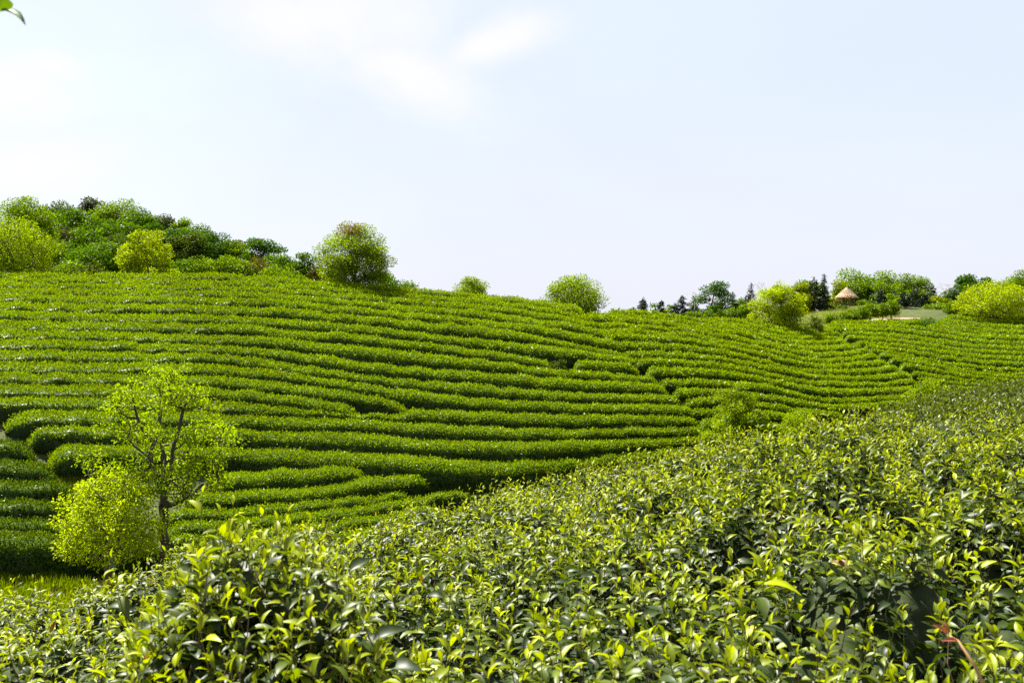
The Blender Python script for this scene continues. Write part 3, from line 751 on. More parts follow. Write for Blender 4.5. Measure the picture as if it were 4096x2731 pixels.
sprig('tall tea shoot poking above the right brow, before the wavy rows', 828, 404, 9.5, .55, 1, .1, .4, 635, spread=.02)
sprig('dark tall tea shoot poking above the right brow, near the hollow', 869, 402, 9.0, .6, 1, .12, .15, 637, spread=.05)
sprig('tall tea shoot with small red tip on the brow before the dark furrow', 628, 452, 11, .5, 1, .09, .5, 639)

def bare_stem():
    mb = MB()
    pts = [P(990, 700, 2.6), P(975, 665, 2.62), P(958, 640, 2.66), P(948, 634, 2.7)]
    add_path(mb, pts, [.005, .0045, .0035, .002], (.42, .26, .12), 6)
    r = np.random.RandomState(3); d = norm(np.array([[-.7, 0, .5], [-.2, .3, .8], [-.9, -.2, .1]]))
    add_leaves(mb, np.array([pts[3], pts[3], pts[2]]), d, np.array([[0, -.5, .6]]*3), np.array([.05, .04, .05]), np.array([.016, .012, .014]), np.array([[.30, .09, .06]]*3), 0)
    o = mb.build('dry_weed', [M['tea_near']], loc=tuple(pts[0])); tag(o, 'bare reddish weed stem arching out of the bushes at bottom right corner', 'weed')
bare_stem()

def overhang():
    root = empty('overhanging_branch', P(-220, -60, 2.2)); root_l = np.array(root.location)
    tag(root, 'leafy branch tip hanging into the top left corner of the sky', 'branch')
    mb = MB(); pts = np.array([P(-900, -260, 2.6), P(-420, -130, 2.4), P(-220, -60, 2.2), P(-60, 0, 2.1), P(-4, 9, 2.05)])
    add_path(mb, pts-root_l, [.03, .02, .012, .006, .0025], (.30, .34, .05), 6)
    mb.build('twig', M['stem'], root)
    specs = [(P(1, 10, 2.05), P(26.5, 22.3, 2.02), .022, (0, -.25, 1)), (P(-2, 12, 2.05), P(6.5, -6, 1.98), .034, (.6, -.7, .2)), (P(-30, 4, 2.06), P(-14, -22, 2.05), .03, (0, -.6, .8)),
             (P(-90, -8, 2.1), P(-120, 40, 2.1), .04, (0, -.6, .7)), (P(-150, -30, 2.15), P(-130, -80, 2.1), .04, (0, -.6, .7)), (P(-300, -90, 2.3), P(-330, -20, 2.2), .04, (0, -.6, .7))]
    for a, b, w, nn in specs:
        m2 = MB(); L = np.linalg.norm(b-a)
        add_leaves(m2, (a-root_l)[None], (b-a)[None], np.array([nn], float), np.array([L]), np.array([w]), np.array([[.06, .11, .012]]), 0, 0, np.array([-.0]))
        m2.build('leaf', M['tea_near'], root)
overhang()

# ------------------------------------------------------------------ trees
def skeleton(r, H, clumps, trunk_top, nstem=1, wand=.05, fork=None, seglen=None):
    nodes = [np.zeros(3)]; par = [-1]
    k = 7
    ft = trunk_top*H
    for i in range(1, k+1):
        nodes.append(np.array([r.normal(0, wand*H*.10), r.normal(0, wand*H*.10), ft*i/k])); par.append(i-1)
    tops = [k]
    for s in range(nstem):                                # leaders from the top of the bole
        an = 2*PI*s/nstem+r.rand(); prev = k
        lean = (.16+.14*r.rand()) if nstem > 1 else .03
        L = (H*.86-ft)*(1 if s == 0 else r.uniform(.6, .95))
        for j in range(1, 6):
            q = j/5; nodes.append(nodes[k]+np.array([math.cos(an)*lean*L*q**.8, math.sin(an)*lean*L*q**.8, L*q])+r.normal(0, .012*H, 3)*(q > 0)); par.append(prev); prev = len(nodes)-1
    ends = []
    order = np.argsort([np.linalg.norm(c[:2])+.25*abs(c[2]-ft) for c in clumps])
    for ci in order:
        c = clumps[ci]; A = np.array(nodes); dv = c-A
        dist = np.linalg.norm(dv, axis=1); hor = np.linalg.norm(dv[:, :2], axis=1)
        pen = np.where(dv[:, 2] < .25*hor, (.25*hor-dv[:, 2])*1.5, 0)+np.where(A[:, 2] < ft*.8, 50, 0)
        j = int(np.argmin(dist+pen)); a = A[j]
        m = 3 if dist[j] > .12*H else 2
        prev = j
        for q in range(1, m+1):
            t = q/m; p = a+(c-a)*t; p = p+np.array([0, 0, -.10*dist[j]*math.sin(PI*t)])+r.normal(0, .035*dist[j], 3)*(t < 1)
            nodes.append(p); par.append(prev); prev = len(nodes)-1
        ends.append(prev)
    n = len(nodes); cnt = np.zeros(n)
    for e in ends: cnt[e] += 1
    for i in range(n-1, 0, -1): cnt[par[i]] += cnt[i]
    return np.array(nodes), np.array(par), np.maximum(cnt, .6)

PAL = {'yellow': ((.150, .212, .0012), (.085, .135, .0012)), 'bright': ((.235, .295, .0015), (.145, .20, .0015)), 'lime': ((.105, .170, .0015), (.055, .098, .0015)), 'green': ((.062, .122, .003), (.026, .056, .003)),
       'deep': ((.042, .095, .006), (.014, .036, .004)), 'dull': ((.050, .078, .009), (.022, .036, .005)), 'grey': ((.045, .056, .02), (.025, .031, .01)),
       'rust': ((.075, .068, .014), (.036, .036, .008)), 'blue': ((.018, .034, .010), (.009, .017, .006)), 'gold': ((.135, .17, .002), (.07, .10, .002))}

def broadleaf(name, label, cat, px, ybase, ytop, wpx, D, pal='green', seed=0, trunk=.3, prof=None, nstem=1, nclump=None, cr=.30, cover=2.6, gap=0.0,
              group=None, bark=(.10, .075, .05), tr=.028, zb=None, crown_low=None, leafpx=2.0, flat=.7, tipcol=None, depth=1.0, outer=.38, xs=0.0, hid=False, ycb=None):
    r = np.random.RandomState(seed)
    base = P(px, ybase, D)
    if zb is None:
        g = float(zg(px, D)); base[2] = min(base[2], g) if base[2]-g < 3 else base[2]
        base[2] = g if hid or abs(base[2]-g) < 1.5 else base[2]
        base[2] -= .05
    else: base[2] = zb
    top = (CY-ytop)/F*D; H = top-base[2]; R = 1.13*wpx/F*D/2
    if ycb is not None: crown_low = ((CY-ycb)/F*D-base[2])/H
    lo = (crown_low if crown_low is not None else trunk*.85)
    prof = prof or [(0, .45), (.15, .8), (.4, 1), (.7, .85), (.9, .5), (1, .2)]
    pa = np.array(prof)
    nclump = nclump or int(np.clip(wpx*(ybase-ytop)/90, 14, 90))
    rc = cr*R*1.22*(24/nclump)**.30
    cl = []
    tries = 0
    while len(cl) < nclump and tries < nclump*60:
        tries += 1
        t = r.rand(); rr = np.interp(t, pa[:, 0], pa[:, 1])
        if r.rand() > rr**1.2+.05: continue
        an = r.rand()*2*PI; rad = rr*max(R-rc*.55, R*.5)*r.rand()**outer
        c = np.array([math.cos(an)*rad+xs*R*t, math.sin(an)*rad*depth, (lo+(1-lo)*t)*H-rc*.55*t])
        if cl and min(np.linalg.norm((np.array(cl)-c)/[1, 1, .75], axis=1)) < rc*(.95 if tries < nclump*30 else .6): continue
        cl.append(c)
    cl = np.array(cl)
    nodes, par, cnt = skeleton(r, H, cl, trunk, nstem)
    rt = tr*H; rad = rt*np.minimum((cnt/cnt[0])**.48, 1); rad = np.maximum(rad, .0045*H**.5)
    root = empty(name, base); tag(root, label, cat, group)
    mb = MB(); i = np.arange(1, len(nodes)); pr = par[i]
    r0 = np.minimum(rad[pr], rad[i]*1.35); r0[pr == 0] = rad[0]*1.35
    add_tubes(mb, nodes[pr], nodes[i], r0, rad[i], np.array(bark), 6)
    add_path(mb, [(0, 0, -.4), (0, 0, 0), tuple(nodes[1]*.5)], [rt*1.7, rt*1.45, rt*1.2], bark, 8)
    mb.build('trunk', M['bark_c'], root)
    # leaves
    lpx = leafpx; L0 = max(.07, lpx*D/F); W0 = L0*.55; cover = cover*2.6
    area = wpx*(ybase-ytop)*(1-lo*.7)*.75*(D/F)**2
    N = int(min(34000, DENS*1.5*cover*area/(.5*L0*W0)))
    k = r.randint(0, len(cl), N)
    crr = rc*(.75+.5*r.rand(len(cl)))
    v = norm(r.normal(0, 1, (N, 3))); rr = r.rand(N)**(.36)
    off = v*rr[:, None]*crr[k][:, None]*np.array([1.15, 1.15, flat])
    # uneven clumps: drop some leaves where a noise field is low
    pos = cl[k]+off
    keep = wob(pos[:, 0]/R*3, pos[:, 1]/R*3+pos[:, 2]/R*2, seed+9, 2.2, 2) > -1.1+gap
    pos, off, k = pos[keep], off[keep], k[keep]; N = len(pos)
    up = np.clip(.5+off[:, 2]/(crr[k]*flat)*.5, 0, 1)
    d = norm(off/crr[k][:, None]*.7+r.normal(0, .6, (N, 3))+np.array([0, 0, .0])); nn = norm(off/crr[k][:, None]+r.normal(0, .5, (N, 3))+np.array([0, 0, .7]))
    c1, c0 = np.array(PAL[pal][0]), np.array(PAL[pal][1])
    age = np.clip(.62+r.normal(0, .25, N)+.12*(r.rand(len(cl))[k]-.5)*2, 0, 1)[:, None]
    col = (c0+(c1-c0)*age)*(.75+.5*r.rand(N, 1))*(.85+.3*r.rand(len(cl))[k])[:, None]
    if tipcol is not None:
        tsel = (pos[:, 2] > H*tipcol[0]) & (np.abs(pos[:, 0]-tipcol[2]*R) < tipcol[3]*R) & (r.rand(N) < tipcol[4]); col[tsel] = np.array(tipcol[1])*(.7+.6*r.rand(tsel.sum(), 1))
    sz = .7+.6*r.rand(N)
    m2 = MB(); add_leaves(m2, pos, d, nn, L0*sz, W0*sz, col, 2 if lpx < 3 else 1)
    m2.build('crown', M['tree_leaf'], root)
    return root
M['bark_c'] = None
def bark_mat():
    m, n, l = new_mat('tree_bark'); out = n.new('ShaderNodeOutputMaterial'); pb = n.new('ShaderNodeBsdfPrincipled')
    at = n.new('ShaderNodeAttribute'); at.attribute_name = 'Col'; tc = n.new('ShaderNodeTexCoord'); mp = n.new('ShaderNodeMapping'); mp.inputs['Scale'].default_value = (1, 1, .2)
    nz = n.new('ShaderNodeTexNoise'); nz.inputs['Scale'].default_value = 16; nz.inputs['Detail'].default_value = 5
    l.new(tc.outputs['Object'], mp.inputs[0]); l.new(mp.outputs[0], nz.inputs['Vector'])
    mr = n.new('ShaderNodeMapRange'); mr.inputs['To Min'].default_value = .4; mr.inputs['To Max'].default_value = 1.6; l.new(nz.outputs['Fac'], mr.inputs['Value'])
    hs = n.new('ShaderNodeHueSaturation'); l.new(at.outputs['Color'], hs.inputs['Color']); l.new(mr.outputs[0], hs.inputs['Value'])
    l.new(hs.outputs[0], pb.inputs['Base Color']); bp = n.new('ShaderNodeBump'); bp.inputs['Strength'].default_value = .6; bp.inputs['Distance'].default_value = .03
    l.new(nz.outputs['Fac'], bp.inputs['Height']); l.new(bp.outputs[0], pb.inputs['Normal']); pb.inputs['Roughness'].default_value = .85
    l.new(pb.outputs[0], out.inputs[0]); return m
M['bark_c'] = bark_mat()

def conifer(label, px, ybase, ytop, wpx, D, seed, pal='blue', group=None, dens=1.0, low=.12):
    r = np.random.RandomState(seed); base = P(px, ybase, D); g = float(zg(px, D))
    if abs(base[2]-g) < 2: base[2] = g
    H = (CY-ytop)/F*D-base[2]; R = wpx/F*D/2
    root = empty('conifer', base); tag(root, label, 'conifer', group)
    mb = MB(); add_path(mb, [(0, 0, -.3), (r.normal(0, .01)*H, 0, H*.5), (0, 0, H*.97)], [.022*H, .014*H, .003*H], (.085, .06, .045), 6)
    nt = int(11+H*1.1); m2 = MB(); c1, c0 = np.array(PAL[pal][0]), np.array(PAL[pal][1])
    L0_ = 0; A, B, ra = [], [], []; LP, LD, LN, LC = [], [], [], []
    L0 = max(.10, 1.5*D/F)
    for i in range(nt):
        t = low+(1-low)*((i+.5*r.rand())/nt); z = H*t; rr = R*((1-t)/(1-low))**.8*r.uniform(.75, 1.15)+.03*H*.3
        nb = 5 if t < .85 else 3
        for b in range(nb):
            an = r.rand()*2*PI; ln = rr*r.uniform(.6, 1.15); tipv = np.array([math.cos(an)*ln, math.sin(an)*ln, z-.05*H+.10*ln+r.normal(0, .01*H)-.12*ln*(1-t)])
            A.append((0, 0, z)); B.append(tipv); ra.append(.0035*H)
            m = max(4, int(ln/L0*9*dens)); s = r.rand(m)**.7
            p = np.array([0, 0, z])+(tipv-np.array([0, 0, z]))*s[:, None]+r.normal(0, .028*H*.6, (m, 3))*np.array([1, 1, .6])
            LP.append(p); dd = norm(norm(tipv-np.array([0, 0, z]))*.8+r.normal(0, .6, (m, 3))); LD.append(dd); LN.append(norm(r.normal(0, .5, (m, 3))+[0, 0, .8]))
            LC.append((c0+(c1-c0)*r.rand(m, 1))*(.7+.6*r.rand(m, 1)))
    add_tubes(mb, np.array(A), np.array(B), np.array(ra), np.array(ra)*.4, (.07, .05, .04), 4)
    mb.build('trunk', M['bark_c'], root)
    p = np.concatenate(LP); sz = .7+.6*r.rand(len(p))
    add_leaves(m2, p, np.concatenate(LD), np.concatenate(LN), L0*1.2*sz, L0*.45*sz, np.concatenate(LC), 2)
    m2.build('crown', M['needle'], root); return root

def bare_tree(label, px, ybase, ytop, wpx, D, seed, col=(.34, .30, .27), name='bare_tree'):
    r = np.random.RandomState(seed); base = P(px, ybase, D); H = (CY-ytop)/F*D-base[2]; R = wpx/F*D/2
    cl = np.stack([r.normal(0, .5, 70)*R, r.normal(0, .5, 70)*R, H*r.uniform(.45, 1, 70)], 1)
    cl[:, :2] *= (1.25-.6*np.abs(cl[:, 2:3]/H-.6))
    nodes, par, cnt = skeleton(r, H, cl, .3, 3); i = np.arange(1, len(nodes))
    rad = .02*H*np.minimum((cnt/cnt[0])**.5, 1); rad = np.maximum(rad, .016)
    mb = MB(); add_tubes(mb, nodes[par[i]], nodes[i], np.minimum(rad[par[i]], rad[i]*1.3), rad[i], col, 4)
    o = mb.build(name, M['bark_c']); o.location = base; tag(o, label, 'bare tree')

ROUND = [(0, .5), (.2, .9), (.45, 1), (.7, .9), (.9, .6), (1, .3)]
DOME = [(0, .9), (.25, 1), (.5, .95), (.75, .75), (.95, .4), (1, .2)]
CONE = [(0, .8), (.2, 1), (.45, .8), (.7, .5), (.9, .28), (1, .1)]
BALL = [(0, .7), (.2, .95), (.45, 1), (.7, .88), (.9, .6), (1, .35)]

# --- the two trees on the grass verge
broadleaf('tree', 'tall open-crowned tree with dark forked limbs and fresh yellow-green leaves at left', 'tree', 163, 563, 357, 150, 33.5, 'yellow', 71, trunk=.40, nstem=4, nclump=95,
          prof=[(0, .75), (.2, 1), (.45, .95), (.65, .8), (.8, .55), (.92, .32), (1, .2)], cr=.19, cover=.42, gap=.3, leafpx=3.2, tr=.021, bark=(.05, .036, .026), crown_low=.36, outer=.45)
broadleaf('tree', 'small bright yellow-green tree with a plastic bag on its trunk', 'tree', 109, 588, 456, 108, 31, 'bright', 72, trunk=.30, nstem=3, nclump=60,
          prof=[(0, .8), (.2, 1), (.45, .85), (.7, .55), (.9, .3), (1, .15)], cr=.25, cover=.8, leafpx=3.0, tr=.02, bark=(.09, .065, .045), crown_low=.36)

# --- single trees on the main crest
broadleaf('tree', 'round-crowned tree on the crest with bare reddish twigs at its top', 'tree', 354, 288, 223, 70, 68, 'yellow', 73, trunk=.26, nstem=4, nclump=60, prof=ROUND, cr=.30, cover=2.6,
          bark=(.07, .05, .04), tr=.03, crown_low=.12, tipcol=(.84, (.10, .045, .04), -.1, .35, .6), leafpx=1.7, gap=.1)
broadleaf('tree', 'small round tree peeping over the crest, left of the domed tree', 'tree', 472, 304, 273, 31, 80, 'yellow', 74, trunk=.2, prof=BALL, nclump=22, cover=4, cr=.38, leafpx=1.6, crown_low=.15)
broadleaf('tree', 'domed yellow-green tree with visible branching on the bare crest', 'tree', 574, 311, 273, 54, 82, 'yellow', 75, trunk=.22, nstem=4, nclump=44, prof=DOME, cover=3.0, leafpx=1.7, crown_low=.18, gap=.05, cr=.34, bark=(.07, .05, .04))
broadleaf('tree', 'dense round yellow tree standing before the dark wooded hill', 'tree', 147, 277, 230, 54, 72, 'bright', 76, trunk=.15, prof=BALL, nclump=60, cover=2.7, leafpx=1.7, crown_low=.02, cr=.24)
broadleaf('tree', 'spreading yellow-green tree with dark forked trunk at the left edge', 'tree', 5, 274, 214, 92, 64, 'yellow', 77, trunk=.30, nstem=4, nclump=50, prof=DOME, cover=1.9, leafpx=1.8, crown_low=.28, bark=(.04, .03, .025), tr=.035)
broadleaf('tree', 'taller yellow-green tree behind the forked tree at the left edge', 'tree', 26, 276, 195, 62, 74, 'lime', 78, trunk=.3, nstem=2, nclump=50, prof=ROUND, cover=2.4, leafpx=1.8, crown_low=.15)
broadleaf('shrub', 'bright low shrub under the spreading tree at the left edge', 'shrub', 15, 277, 258, 40, 68, 'lime', 79, trunk=.15, prof=DOME, nclump=24, cover=2.6, leafpx=1.7, crown_low=0)

# --- the wooded hill behind the crest at left: (px, y of top, width, height, distance, palette, label)
WOOD = [
 (33, 198, 13, 40, 116, 'grey', 'thin grey treetop showing above the left edge trees'),
 (58, 198, 28, 40, 117, 'dull', 'dark dull green tree, leftmost full crown on the wooded skyline'),
 (90, 199, 21, 32, 117, 'grey', 'grey-green tree with ragged top on the wooded skyline'),
 (72, 206, 36, 40, 112, 'green', 'mid green tree just below the grey-green skyline tree'),
 (106, 206, 16, 30, 114, 'rust', 'brownish-topped tree beside the highest skyline tree'),
 (118, 200, 40, 45, 115, 'lime', 'highest bright green tree on the wooded skyline'),
 (143, 208, 42, 45, 113, 'green', 'broad green tree right of the highest skyline tree'),
 (164, 216, 22, 34, 113, 'grey', 'grey twiggy tree on the falling skyline'),
 (180, 217, 22, 36, 112, 'lime', 'yellow-green tree on the falling skyline next to the grey twiggy one'),
 (195, 220, 30, 36, 110, 'green', 'green tree on the falling skyline with stepped crown'),
 (97, 217, 34, 38, 107, 'green', 'green tree halfway down the wood under the brownish top'),
 (122, 219, 36, 38, 105, 'green', 'layered green tree in the middle of the wood'),
 (148, 221, 34, 40, 103, 'deep', 'layered dark green tree above the round yellow tree'),
 (68, 227, 30, 42, 100, 'grey', 'dark grey-brown tree in the hollow behind the left edge trees'),
 (84, 228, 28, 36, 98, 'green', 'bright-topped green tree beside the dark grey-brown one'),
 (173, 224, 34, 46, 99, 'deep', 'dark green tree close right of the round yellow tree'),
 (188, 232, 28, 36, 97, 'dull', 'dull green tree in the lower middle of the wood'),
 (102, 241, 48, 38, 88, 'green', 'broad low dark-centred tree left of the round yellow tree'),
 (116, 236, 28, 30, 94, 'dull', 'dull olive tree showing between two green crowns'),
 (212, 230, 42, 40, 100, 'deep', 'large blue-green layered tree below the falling skyline'),
 (233, 241, 24, 36, 100, 'lime', 'light green tree beside the large layered tree'),
 (240, 235, 22, 36, 106, 'grey', 'grey-brown tree on the lower skyline'),
 (263, 235, 30, 42, 98, 'deep', 'rounded dark tree on the lower skyline, clear of its neighbours'),
 (182, 258, 28, 22, 82, 'green', 'low green tree at the foot of the wood right of the yellow one'),
 (203, 256, 32, 24, 82, 'lime', 'low light green tree at the foot of the wood, under the layered tree'),
 (228, 255, 34, 24, 82, 'lime', 'low yellow-green tree at the foot of the wood, mid width'),
 (252, 256, 28, 24, 84, 'rust', 'low brownish green tree at the foot of the wood'),
 (49, 262, 22, 18, 82, 'rust', 'low reddish dark shrub behind the left edge hedge'),
 (70, 262, 26, 18, 80, 'lime', 'low yellow-green shrub left of the broad dark-centred tree'),
 (90, 262, 24, 18, 78, 'dull', 'low dull shrub at the foot of the wood left part'),
 (282, 254, 36, 30, 92, 'green', 'green tree low on the skyline between rounded dark and lone crest tree'),
 (306, 252, 28, 32, 92, 'green', 'small-crowned green tree directly left of the lone crest tree'),
 (280, 265, 32, 18, 80, 'lime', 'low yellow shrub at the crest, left of the lone tree'),
 (316, 267, 14, 16, 78, 'rust', 'small tan dry shrub at the crest beside the lone tree'),
 (331, 270, 22, 22, 80, 'deep', 'dark shrub right behind the lone crest tree trunk'),
 (385, 273, 30, 20, 80, 'green', 'green bush right of the lone crest tree'),
 (405, 279, 22, 18, 82, 'lime', 'small light bush, last of the wood towards the right'),
 (388, 288, 24, 10, 67, 'deep', 'dark low bush on the slope in the lone tree shadow')]
for q, (px, yt, w, h, D, pal, lab) in enumerate(WOOD):
    nm = 'shrub' if ('shrub' in lab or 'bush' in lab) else 'tree'
    lay = pal in ('green', 'deep')
    broadleaf(nm, lab, nm, px, yt+h*1.1, yt-1, w*1.4, D, pal, 800+q, trunk=.25, prof=BALL if q % 3 else DOME, cover=2.6, leafpx=2.1, crown_low=.0 if nm == 'shrub' else .05, flat=.5 if lay else .75,
              group='wood on the left hilltop', nclump=int(np.clip(w*h/40, 16, 46)), cr=.30, hid=True)

# --- trees rising out of the hollow at right
broadleaf('tree', 'conical yellow-green tree standing in the hollow before the wavy rows', 'tree', 736, 462, 377, 66, 52, 'yellow', 81, trunk=.2, nstem=3, prof=CONE, nclump=75, cover=4.2, leafpx=2.0, ycb=462, cr=.24, hid=True)
broadleaf('tree', 'low yellow-green treetop peeping over the far brow at right', 'tree', 928, 425, 377, 48, 60, 'yellow', 82, trunk=.25, prof=DOME, nclump=40, cover=2.5, leafpx=1.9, ycb=425, hid=True)
broadleaf('tree', 'small yellow-green treetop right of the conical tree, over the brow', 'tree', 802, 460, 410, 40, 50, 'yellow', 83, trunk=.2, prof=BALL, nclump=34, cover=2.5, leafpx=1.9, ycb=455, hid=True)
# --- sapling in the gap of the tenth row
D_ = float(Dh(559, 370))
broadleaf('sapling', 'small brown-leaved sapling in the gap of a tea row', 'sapling', 559, 371.5, 353, 14, D_, 'dull', 84, trunk=.3, nclump=9, cover=1.3, leafpx=1.4, crown_low=.3, hid=True)

# ------------------------------------------------------------------ trees and conifers on the right-hand rise
def c3(x, y): return 600+.09566*x, 250+.09566*y
def c4(x, y): return 800+.09524*x, 250+.09524*y
RG = 'trees on the rise at right'
def rt(cf, kind, x, yt, yb, w, D, pal, lab, q, **kw):
    px, y0 = cf(x, yt); _, y1 = cf(x, yb); wp = w*.0955
    if kind == 'con': return conifer(lab, px, y1, y0, wp*1.45, D, 900+q, pal, RG)
    a = dict(trunk=.2, prof=BALL, cover=2.3, leafpx=1.5, crown_low=.05, group=RG, hid=True); a.update(kw)
    nm = 'shrub' if kind == 'shrub' else 'tree'
    return broadleaf(nm, lab, nm, px, y1, y0, wp*1.35, D, pal, 900+q, **a)
RIGHT = [
 (c3, 'bl', 330, 545, 700, 100, 150, 'green', 'small green tree at the left end of the far right treeline'),
 (c3, 'con', 445, 488, 690, 120, 146, 'blue', 'dark conifer at the left end of the far right treeline'),
 (c3, 'bl', 575, 530, 700, 130, 150, 'green', 'green tree right of the leftmost dark conifer'),
 (c3, 'con', 645, 508, 700, 100, 152, 'blue', 'short dark conifer among green trees left of the dark broadleaf'),
 (c3, 'bl', 735, 515, 700, 110, 148, 'lime', 'yellow-green tree between two dark conifers'),
 (c3, 'con', 790, 540, 710, 90, 146, 'blue', 'squat dark conifer beside the slim pointed one'),
 (c3, 'con', 865, 452, 710, 130, 145, 'blue', 'slim pointed dark conifer left of the big dark broadleaf tree'),
 (c3, 'bl', 965, 510, 720, 130, 152, 'dull', 'dull pale tree against the left of the big dark broadleaf'),
 (c3, 'bl', 1180, 315, 740, 310, 138, 'deep', 'big dark green broadleaf tree standing over round clipped bushes'),
 (c3, 'con', 1385, 412, 740, 130, 142, 'blue', 'dark conifer close right of the big dark broadleaf'),
 (c3, 'bl', 1490, 440, 740, 170, 146, 'lime', 'yellow-green tree between the conifers right of the dark broadleaf'),
 (c3, 'con', 1580, 312, 760, 170, 144, 'blue', 'tall dark conifer left of the large yellow tree'),
 (c3, 'bl', 1885, 318, 760, 130, 140, 'green', 'green crown showing above the large yellow tree'),
 (c3, 'bl', 2060, 335, 720, 210, 146, 'gold', 'golden tree behind the right side of the large yellow tree'),
 (c3, 'bl', 2170, 300, 700, 200, 152, 'lime', 'light green tree behind the dark conifers left of the pavilion'),
 (c3, 'con', 2240, 264, 690, 190, 146, 'blue', 'broad dark conifer left of the pavilion'),
 (c4, 'con', 255, 226, 650, 110, 148, 'blue', 'tallest thin conifer, sparse top, left of the pavilion'),
 (c4, 'bl', 60, 320, 640, 190, 156, 'lime', 'yellow-green tree behind the broad conifer near the pavilion'),
 (c4, 'bl', 205, 350, 650, 150, 150, 'lime', 'lime green tree between broad and thin conifers'),
 (c4, 'bl', 370, 300, 620, 200, 182, 'gold', 'golden tree directly behind the pavilion roof'),
 (c4, 'bl', 570, 198, 640, 320, 190, 'lime', 'big light green tree behind the pavilion, highest crown'),
 (c4, 'bl', 830, 208, 660, 330, 188, 'lime', 'big light green tree right of the pavilion, flat-topped'),
 (c4, 'bl', 1010, 320, 680, 170, 180, 'lime', 'yellow-green tree right of the flat-topped one'),
 (c4, 'con', 850, 400, 660, 150, 176, 'blue', 'dark conifer in front of the flat-topped light green tree'),
 (c4, 'bl', 1195, 222, 690, 270, 172, 'lime', 'tall open light green tree above the dark conifers'),
 (c4, 'con', 1090, 420, 720, 200, 150, 'blue', 'broad dark conifer behind the end of the path'),
 (c4, 'con', 1220, 360, 715, 190, 156, 'blue', 'dark conifer under the tall open tree'),
 (c4, 'con', 1310, 455, 710, 180, 152, 'blue', 'dark conifer right of the path end'),
 (c4, 'con', 1395, 342, 680, 110, 172, 'blue', 'thin dark conifer beside the bare pale tree'),
 (c4, 'bl', 1440, 470, 700, 230, 165, 'gold', 'dull golden tree under the bare pale tree'),
 (c4, 'bl', 1420, 560, 710, 170, 150, 'lime', 'small yellow tree at the foot of the dark conifers'),
 (c4, 'bl', 1560, 470, 690, 160, 168, 'dull', 'dull olive tree behind the round clipped tree'),
 (c4, 'bl', 1720, 246, 690, 230, 165, 'deep', 'tall dark green tree behind the spreading tree at right'),
 (c4, 'bl', 1850, 308, 660, 150, 172, 'green', 'green crown behind the spreading tree, left part'),
 (c4, 'bl', 1975, 264, 640, 130, 174, 'deep', 'dark thin-topped crown behind the middle of the spreading tree'),
 (c4, 'bl', 2160, 292, 660, 220, 168, 'green', 'green tree behind the right of the spreading tree'),
 (c4, 'bl', 2300, 228, 680, 260, 160, 'lime', 'tall yellow-green tree at the right edge of the photo'),
 (c4, 'shrub', 400, 520, 605, 80, 158, 'rust', 'brownish round shrub in front of the pavilion left side'),
 (c4, 'shrub', 640, 520, 615, 70, 160, 'lime', 'light green shrub just right of the pavilion'),
 (c4, 'shrub', 700, 515, 610, 140, 166, 'dull', 'dull olive shrub right of the pavilion, behind the tree row'),
 (c4, 'shrub', 420, 580, 640, 110, 150, 'green', 'low green shrub on the mound below the pavilion'),
 (c4, 'shrub', 1330, 695, 790, 170, 122, 'green', 'clipped tea bush clump at the end of the bare bank'),
]
for q, a in enumerate(RIGHT):
    kw = {'leafpx': 1.8}
    if a[7] == 'deep' or a[7] == 'green': kw['flat'] = .55
    rt(*a, q, **kw)
big = c3(1865, 838)
broadleaf('tree', 'large yellow tree of billowing clumps standing on the saddle', 'tree', big[0]-2, big[1], c3(0, 330)[1], 50, float(Dh(big[0], big[1])), 'bright', 990, trunk=.26, nstem=3, prof=ROUND, nclump=44,
          cover=2.2, leafpx=1.5, crown_low=.14, cr=.27, group=RG, hid=True, bark=(.09, .06, .045))
sp = c4(2022, 748)
broadleaf('tree', 'wide spreading yellow-green tree with forked pale trunk at far right', 'tree', sp[0], sp[1], c4(0, 318)[1], 66, float(Dh(sp[0], sp[1])), 'bright', 991, trunk=.24, nstem=4, prof=DOME, nclump=52,
          cover=1.9, leafpx=1.5, crown_low=.26, cr=.24, group=RG, hid=True, bark=(.16, .10, .075), tr=.035)
bare_tree('pale leafless tree between conifers and dark green tree at right', *c4(1545, 560), c4(0, 338)[1], 20, 166, 992)
bare_tree('thin pale leafless tree left of the large yellow tree', *c3(1700, 560), c3(0, 330)[1], 16, 142, 993)
bare_tree('faint leafless tree left of the big dark broadleaf tree', *c3(990, 620), c3(0, 430)[1], 11, 150, 994)
pb_ = c3(2225, 878)
broadleaf('shrub', 'half-bare shrub with thin twigs on the slope below the pavilion', 'shrub', pb_[0], pb_[1], c3(0, 655)[1], 20, float(Dh(*pb_)), 'dull', 995, trunk=.3, nstem=3, nclump=26, cover=1.1, leafpx=1.4, crown_low=.2, hid=True, gap=.3)
